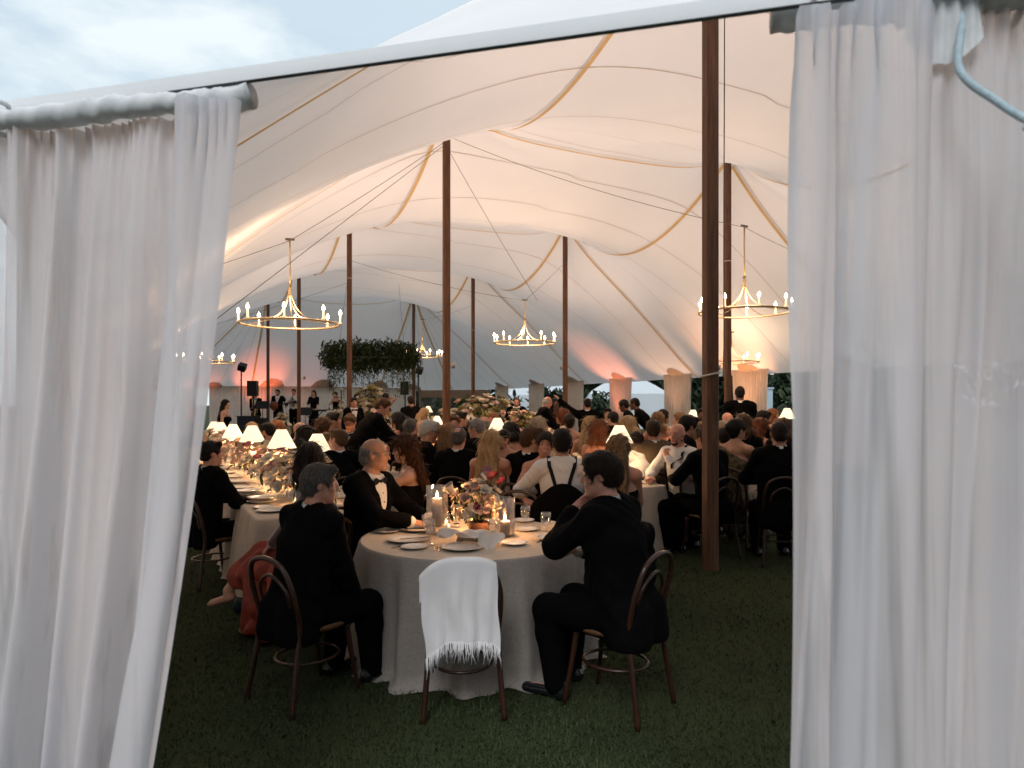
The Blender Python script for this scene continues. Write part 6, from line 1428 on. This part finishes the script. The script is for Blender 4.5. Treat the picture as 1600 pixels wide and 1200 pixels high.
M_(1217, 659, 7.4, 8, 'broad man with shaved head in black at right', hair=('crop', 'dark'), skin='tan', fat=1.2)
# --- standing guests and staff
person(807, 621, 20.0, 180, 'bearded man in black dinner jacket standing behind the flower mounds', tux(pose='stand', hair=('short', 'salt'), beard='salt', skin='rosy', armL='hold', armR='hold'))
person(856, 620, 16.6, 78, 'stooping white haired man in black dinner jacket', tux(pose='stand', hair=('bald', 'white'), skin='rosy', lean=20, hpitch=-22, face='calm', armR=(0.1, 0.45, 1.02), armL=(-0.1, 0.45, 1.02)))
person(869, 623, 18.2, 185, 'man in dark clothes standing behind the stooping man', T(pose='stand', wear='polo', hair=('short', 'black'), skin='dark'))
person(918, 617, 14.6, 8, 'man in black with one arm raised, back turned', tux(pose='stand', hair=('crop', 'black'), skin='tan', armL=(-0.62, 0.15, 1.80), hintL=(-0.5, -0.3, -0.8), lean=5, hyaw=-8))
person(974, 625, 15.0, -75, 'waiter with black head wrap and black shirt serving', T(pose='stand', wear='polo', hair=('cap', 'black'), skin='brown', lean=22, hpitch=-18, armR=(0.1, 0.5, 1.08), armL=(-0.15, 0.45, 1.02)))
person(991, 622, 15.6, -72, 'waiter with cropped hair and black shirt bending at right', T(pose='stand', wear='polo', hair=('crop', 'black'), skin='brown', lean=34, hpitch=-10, armR=(0.1, 0.55, 1.0), armL=(-0.15, 0.5, 0.98)))
person(1156, 601, 13.4, 12, 'tall man in black suit standing at right, back turned', tux(pose='stand', hair=('crop', 'black'), skin='brown'))
person(642, 619, 17.5, -20, 'person in black standing behind the far lamps', T(pose='stand', wear='polo', hair=('short', 'dark'), skin='tan'))
person(663, 639, 14.6, 60, 'stooping blond woman in champagne dress by the far lamps', T(fem=True, pose='stand', wear=('straps', M_champ), hair=('wavy', 'blond'), skin='pale', lean=40, hpitch=-30))
person(559, 603, 22.0, 10, 'photographer in black hat behind the pole', T(pose='stand', wear='polo', hair=('thick', 'black'), skin='tan', armL='hold', armR='hold'))
person(553, 622, 18.6, 150, 'dark haired man standing beside the flower tower', tux(pose='stand', hair=('short', 'black'), skin='rosy', face='calm'))
person(603, 615, 22.5, 30, 'woman holding her hair up beyond the bending man', T(fem=True, pose='stand', wear=('straps', M_blackd), hair=('updo', 'dark'), skin='tan', armL=(-0.12, 0.1, 1.68), armR=(0.12, 0.1, 1.68)))
# --- the band on the stage
bz = STZ
person(399, 613, 29.5, 180, 'saxophone player in black behind the left loudspeaker', tux(pose='stand', hair=('short', 'brown'), skin='rosy', armR=(0.08, 0.3, 1.0), armL=(-0.05, 0.32, 1.15)), z0=bz)
person(434, 609, 29.8, 180, 'bass player in dark suit and tie', T(pose='stand', wear='suit', tie=True, hair=('short', 'dark'), beard='dark', skin='rosy', armR=(0.12, 0.26, 1.02), armL=(-0.42, 0.28, 1.12)), z0=bz)
person(459, 608, 29.8, 175, 'singer in white shirt and black tie holding a microphone', T(pose='stand', wear='shirt', braces=False, tie=True, hair=('short', 'black'), skin='rosy', armL=(-0.03, 0.26, 1.46), armR=(0.05, 0.28, 1.42)), z0=bz)
person(490, 610, 30.0, 180, 'woman in black dress singing at the keyboard', T(fem=True, pose='stand', wear=('tee', M_blackd), hair=('long', 'black'), skin='pale', face='calm', armR=(0.2, 0.3, 1.05), armL=(-0.2, 0.3, 1.05)), z0=bz)
person(524, 613, 30.4, 200, 'violinist in dark dress on the stage', T(fem=True, pose='stand', wear=('strapless', M_blackd), hair=('updo', 'black'), skin='pale', armL=(-0.42, 0.25, 1.42), armR=(0.05, 0.28, 1.32)), z0=bz)
def inst(name, label, loc, rot, builds, cat='instrument'):
    e = empty(name, loc); e.rotation_euler = rot; tag(e, label, cat)
    for nm, mb_, m_ in builds: mb_.build(nm, m_, e)
p_ = px(434, 634, 29.8); inst('bass_guitar', 'bass guitar held by the man in dark suit', (p_.x - 0.05, 29.48, p_.z), (0, -0.18, 0), [('body', MB().lathe([(0.001, -0.03), (0.17, -0.03), (0.19, 0), (0.17, 0.03), (0.001, 0.03)], 18), mat('guitar_lacquer', (0.16, 0.05, 0.02), 0.25, 0.3)), ('neck', MB().box((0.12, -0.02, -0.03), (0.80, 0.02, 0.03)), M_bent), ('headstock', MB().box((0.802, -0.025, -0.05), (0.95, 0.025, 0.05)), M_blackp)])
COL.objects['bass_guitar'].children[0].rotation_euler = (R(90), 0, 0)
p_ = px(398, 634, 29.3); inst('saxophone', 'brass saxophone hanging before the player in black', (p_.x, 29.18, p_.z), (0, 0, 0), [('tube', MB().tube(catmull([(0.02, 0, 0.42), (-0.02, -0.08, 0.45), (-0.03, -0.04, 0.3), (0, 0, -0.2), (0.03, -0.02, -0.38), (0.10, -0.06, -0.42), (0.15, -0.10, -0.30), (0.16, -0.12, -0.12)], 5), list(np.linspace(0.012, 0.07, 36)), 10), M_gold)])
p_ = px(459, 622, 29.8); inst('microphone', 'microphone in the hand of the singer in white shirt', (p_.x + 0.02, 29.50, p_.z), (0.5, 0, 0), [('handle', MB().tube([(0, 0, -0.16), (0, 0, 0)], [0.013, 0.02], 8), M_blackp), ('grille', MB().lathe([(0.001, 0.06), (0.02, 0.05), (0.027, 0.03), (0.022, 0.002), (0.001, 0.0)], 10), M_steel)], 'microphone')
p_ = px(527, 621, 30.2); inst('violin', 'violin held by the violinist in dark dress', (p_.x, 30.0, p_.z), (0.2, 0.1, 0.5), [('body', MB().lathe([(0.001, -0.02), (0.10, -0.02), (0.11, 0), (0.10, 0.02), (0.001, 0.02)], 16), mat('violin_varnish', (0.16, 0.055, 0.02), 0.25, 0.2)), ('neck', MB().box((0.08, -0.012, 0.0), (0.36, 0.012, 0.02)), M_bent)])
p_ = px(482, 640, 29.6); inst('keyboard', 'black keyboard on its stand before the woman singing', (p_.x + 0.25, 29.35, STZ), (0, 0, 0), [('board', MB().box((-0.55, -0.15, 0.92), (0.55, 0.15, 1.0)), M_blackp), ('keys', MB().box((-0.5, 0.02, 1.002), (0.5, 0.14, 1.012)), M_plate), ('stand', MB().tube([(-0.4, 0, 0), (0.4, 0, 0.918)], 0.02, 6).tube([(0.4, 0.05, 0), (-0.4, 0.05, 0.918)], 0.02, 6), M_blackp)])
# --- empty chairs
ch0 = chair((gx(722, 3.95), 3.98, 0), 0.10, 'empty dark bentwood chair in front, draped with a white throw')
chair((gx(800, 6.0), 6.0, 0), math.pi - 0.2, 'empty bentwood chair behind the round table, back to us')
chair((gx(700, 5.98), 5.95, 0), math.pi + 0.3, 'empty bentwood chair pushed in behind the hurricane candle')
ch0.scale = (1, 1, 0.935)
# the throw: over the back bow, hanging towards the camera, fringed
th = empty('wool_throw', ch0.location.copy(), 0.10); th.scale = (1, 1, 0.935); tag(th, 'white fringed wool throw draped over the front chair', 'blanket')
V = []; nS, nT = 26, 48
def bow_top(x):    # height and depth of the chair back at x
    q = min(1.1, abs(x)/0.215); return 0.912 - 0.085*q**3, -0.290 + 0.03*q**2
ra_ = 0.024; qa = math.pi/2*ra_
for j in range(nT + 1):
    for i in range(nS + 1):
        s = i/nS; xx = -0.235 + 0.405*s; zt, yt = bow_top(xx)
        a_ = -0.14 - qa + j/nT*(0.14 + 2*qa + 0.43)      # length along the cloth: flap, over the bow, down the front
        fold = (0.013*math.sin(s*13 + 1 + 0.8*math.sin(a_*9)) + 0.007*math.sin(s*29 + a_*7) + 0.0035*math.sin(s*61 + a_*15))*(0.6 + 1.1*max(0, a_))
        if a_ < -qa: z = zt + (a_ + qa); y = yt + ra_
        elif a_ < qa: th_ = a_/ra_; z = zt + ra_*math.cos(th_); y = yt - ra_*math.sin(th_)
        else:
            dp = a_ - qa; z = zt - dp*(1 + 0.05*s); y = yt - ra_ - fold*min(1, dp*5) - 0.03*min(1, dp*2); xx += (0.055 - 0.03*s)*dp*1.6 + 0.004*math.sin(dp*22)
        V.append((xx, y, z))
Fc = [(j*(nS+1)+i, j*(nS+1)+i+1, (j+1)*(nS+1)+i+1, (j+1)*(nS+1)+i) for j in range(nT) for i in range(nS)]
obj('cloth', mesh('cloth', V, Fc, M_throw), th)
m = MB(); rr = random.Random(4)
for k in range(84):
    i = min(nS, max(0, (k + rr.uniform(-0.45, 0.45))/83*nS)); a = Vector(V[nT*(nS+1) + int(i)]).lerp(Vector(V[nT*(nS+1) + min(nS, int(i)+1)]), i - int(i)); l_ = rr.choice([rr.uniform(0.05, 0.08), rr.uniform(0.08, 0.12)])
    m.tube([a + Vector((0, 0.002, 0.006)), a + Vector((rr.gauss(0, 0.006), -0.004, -l_*0.5)), a + Vector((rr.gauss(0, 0.01), rr.gauss(-0.004, 0.004), -l_))], [0.0032, 0.0026, 0.0018], 5)
tag(m.build('fringe', M_throw, th), kind='stuff')
# jacket hung on the chair of the man in suspenders
c_ = Vector((gx(878, 6.30), 6.20)); jk = empty('hung_jacket', (*c_, 0), -R(4)); tag(jk, 'black jacket hung over the chair of the man in suspenders', 'jacket')
f = Field(); f.rc((-0.17, -0.20, 0.83), (0.17, -0.20, 0.83), 0.05, 0.05, 0.05); f.rc((-0.2, -0.22, 0.78), (-0.23, -0.22, 0.36), 0.075, 0.06, 0.06, (vec(0, 1, 0), 1.5)); f.rc((0.2, -0.22, 0.78), (0.23, -0.22, 0.36), 0.075, 0.06, 0.06, (vec(0, 1, 0), 1.5)); f.rc((0, -0.235, 0.80), (0, -0.235, 0.34), 0.20, 0.22, 0.08, (vec(0, 1, 0), 3.6))
V, Q = f.net(0.014); obj('cloth', mesh('cloth', V, Q, M_suit), jk)
f = Field(); f.rc((-0.06, -0.17, 0.88), (0.06, -0.17, 0.88), 0.028, 0.028, 0.02); V, Q = f.net(0.01); obj('collar', mesh('collar', V, Q, M_suit), jk)
# handbag on the grass
hbg = empty('handbag', (*tp(398, 957, 0.0).xy, 0), 0.15); tag(hbg, 'small dark teal handbag lying on the grass behind the left chair', 'bag')
M_teal = mat('teal_leather', (0.012, 0.028, 0.034), 0.35, 0.2, 20, 0.1, 120)
f = Field(); f.rc((-0.12, 0, 0.05), (0.12, 0, 0.05), 0.05, 0.05, 0.02, (vec(0, 1, 0), 1.4)); f.rc((-0.12, 0, 0.10), (0.12, 0, 0.10), 0.03, 0.03, 0.04); f.cut((0, 0, 0.004), (0, 0, -1)); V, Q = f.net(0.008); obj('pouch', mesh('pouch', V, Q, M_teal), hbg)
MB().tube([(-0.14, 0, 0.13), (0.14, 0, 0.13)], 0.007, 6).build('frame', M_gold, hbg); MB().tube(catmull([(-0.13, 0, 0.13), (-0.05, -0.09, 0.07), (0.08, -0.10, 0.05), (0.13, 0, 0.13)], 6), 0.004, 5).build('strap', M_teal, hbg)
print('people', NP[0])
# ------------------------------------------------------------------ outside the tent
M_marq = cloth_mat('marquee_white', (0.72, 0.75, 0.77), 0.35, 0.0, 0.03, 80, 0.5)
def marquee(c, w_, l_, he, hr, rz, label):
    e = empty('white_marquee', c, rz); tag(e, label, 'marquee', 'white marquees on the lawn outside')
    m = MB(); a, b = w_/2, l_/2
    V = [(-a, -b, he), (a, -b, he), (a, b, he), (-a, b, he), (0, -b*0.45, hr), (0, b*0.45, hr)]
    m.add(V, [(0, 1, 4), (1, 2, 5, 4), (2, 3, 5), (3, 0, 4, 5)]).build('roof', M_marq, e, False)
    m = MB()
    for (x0, y0, x1, y1) in ((-a, -b, a, -b), (a, -b, a, b), (a, b, -a, b), (-a, b, -a, -b)):
        n = 10; Vv = []
        for k in range(n + 1):
            t_ = k/n; x, y = x0 + (x1-x0)*t_, y0 + (y1-y0)*t_; o_ = 0.05*(k % 2)
            Vv += [(x*0.99, y*0.99, 0.0), (x, y, he - 0.004)]
        m.add(Vv, [(2*k, 2*k+2, 2*k+3, 2*k+1) for k in range(n)])
    m.build('side_walls', M_marq, e, False)
    for sx in (-1, 1):
        for sy in (-1, 1): MB().tube([(sx*a*1.004, sy*b*1.004, 0), (sx*a*1.004, sy*b*1.004, he)], 0.04, 6).build('leg', M_lamp, e)
    for sx in (-1, 1): MB().tube([(sx*a, -b, he - 0.03), (0, -b*0.45, hr)], 0.03, 6).build('rafter', M_lamp, e)
marquee((8.0, 50, 0), 5.4, 8, 2.3, 4.0, -0.1, 'white marquee outside between the right curtains')
marquee((1.6, 58, 0), 6, 8, 2.3, 4.3, 0.2, 'farther white marquee beyond the stooping man')
M_tl = mat('evergreen_leaf', (0.016, 0.030, 0.014), 0.7, 0.5, 3, col2=(0.035, 0.055, 0.022)); M_tl2 = mat('shrub_leaf', (0.03, 0.048, 0.02), 0.7, 0.5, 3); M_bark = mat('bark', (0.06, 0.045, 0.035), 0.9, 0.3, 10, 0.5, 30)
BIGLEAF = [tuple(c_*3.4 for c_ in v) for v in LEAFV]
def tree(x, y, h, r, label, seed, m_=None, n=1500, bush=False):
    rr = random.Random(seed); e = empty('shrub' if bush else 'tree', (x, y, 0)); tag(e, label, 'shrub' if bush else 'tree', 'dark shrubs outside' if bush else 'dark trees beyond the tent')
    m = MB(); th = h*(0.12 if bush else 0.5)
    m.tube([(0, 0, 0), (0.1, 0, th*0.5), (0, 0.1, th), (0.05, 0, h*0.8)], [0.16*h/8, 0.13*h/8, 0.09*h/8, 0.02], 7)
    for k in range(6):
        a = rr.uniform(0, 6.28); z = th*rr.uniform(0.6, 1.3); m.tube([(0, 0, z), (r*0.35*math.cos(a), r*0.35*math.sin(a), z + h*0.12), (r*0.7*math.cos(a), r*0.7*math.sin(a), z + h*0.2)], [0.05*h/8, 0.04*h/8, 0.015], 5)
    m.build('trunk', M_bark, e)
    P = []; cl = [(rr.gauss(0, 0.45)*r, rr.gauss(0, 0.45)*r, rr.uniform(0.1 if not bush else 0.05, 1)*h, rr.uniform(0.25, 0.45)*r) for _ in range(22)]
    for _ in range(n):
        cx, cy, cz_, s = rr.choice(cl); P.append((cx + rr.gauss(0, s*0.6), cy + rr.gauss(0, s*0.6), max(0.15, min(h*1.05, cz_ + rr.gauss(0, s*0.5)))))
    tag(obj('crown', leaves_mesh(P, rr, 11.0 if not bush else 7.0, m_ or M_tl, 'crown'), e), kind='stuff')
k = 0
nmz = ['behind the thickest pole', 'seen beyond the right curtains', 'beyond the white marquee', 'beyond the stooping man', 'seen through the window wall', 'farther left of the window wall']
for i in range(17):
    fr = i/16; x = -16 + 56*fr; y = 66 - 26*max(0, fr - 0.45)/0.55 + 3*math.sin(i*2.1)
    tree(x, y, 6.5 + 1.6*math.sin(i*1.7), 3.0, 'dark evergreen tree number %s from the left in the belt beyond the tent' % ['one','two','three','four','five','six','seven','eight','nine','ten','eleven','twelve','thirteen','fourteen','fifteen','sixteen','seventeen'][i], 100 + i, n=1900)
for i, (x, y, h, lb) in enumerate([(13.2, 27.5, 2.6, 'dark shrub seen between curtain and thickest pole'), (15.5, 31, 3.2, 'tall dark shrub behind the thickest pole'), (10.4, 21.5, 1.5, 'grassy shrub at the right edge beyond the curtain'), (12.2, 23.5, 2.4, 'dark shrub outside the right wall'),
                                (14.4, 26.5, 3.4, 'tall shrub outside, right of the standing man'), (11.8, 26.0, 1.7, 'low shrub outside the peach curtain'), (5.2, 40.5, 1.9, 'low dark shrub below the white marquee'), (-0.6, 46.0, 1.9, 'low dark shrub seen left of the stooping man'), (2.9, 45.0, 2.2, 'dark shrub seen beside the stooping man'), (-3.3, 45.5, 2.8, 'dark shrub behind the window wall'), (-5.4, 45.0, 2.8, 'dark shrub behind the left window pane')]):
    tree(x, y, h, h*0.75, lb, 200 + i, M_tl2 if i in (2, 5) else M_tl, 900, True)
cb = empty('utility_cabinet', (10.35, 29.0, 0)); tag(cb, 'pale blue utility cabinet outside beyond the right curtain', 'cabinet')
M_cab = mat('pale_blue_paint', (0.42, 0.52, 0.58), 0.5, 0.05)
MB().box((-0.3, -0.25, 0), (0.3, 0.25, 2.25)).build('body', M_cab, cb, False); MB().box((-0.34, -0.29, 2.252), (0.34, 0.29, 2.33)).build('lid', M_cab, cb, False); MB().box((-0.25, -0.262, 0.2), (0.25, -0.252, 2.1)).build('door', M_cab, cb, False)

# unseen trees added behind the viewpoint to block low skylight from the tables
for i, (x, y, h) in enumerate([(-17, -5, 6.5), (-13, -9, 7), (-8.5, -12, 7), (-3.6, -13, 6.5), (1.4, -13, 7), (6.2, -12.5, 6.5), (11, -11, 7), (15.5, -7, 6.5), (19, -2, 6.5)]):
    tree(x, y, h, 3.2, ['first', 'second', 'third', 'fourth', 'fifth', 'sixth', 'seventh', 'eighth', 'ninth'][i] + ' added unseen tree from the left behind the viewpoint', 300 + i, n=1300)
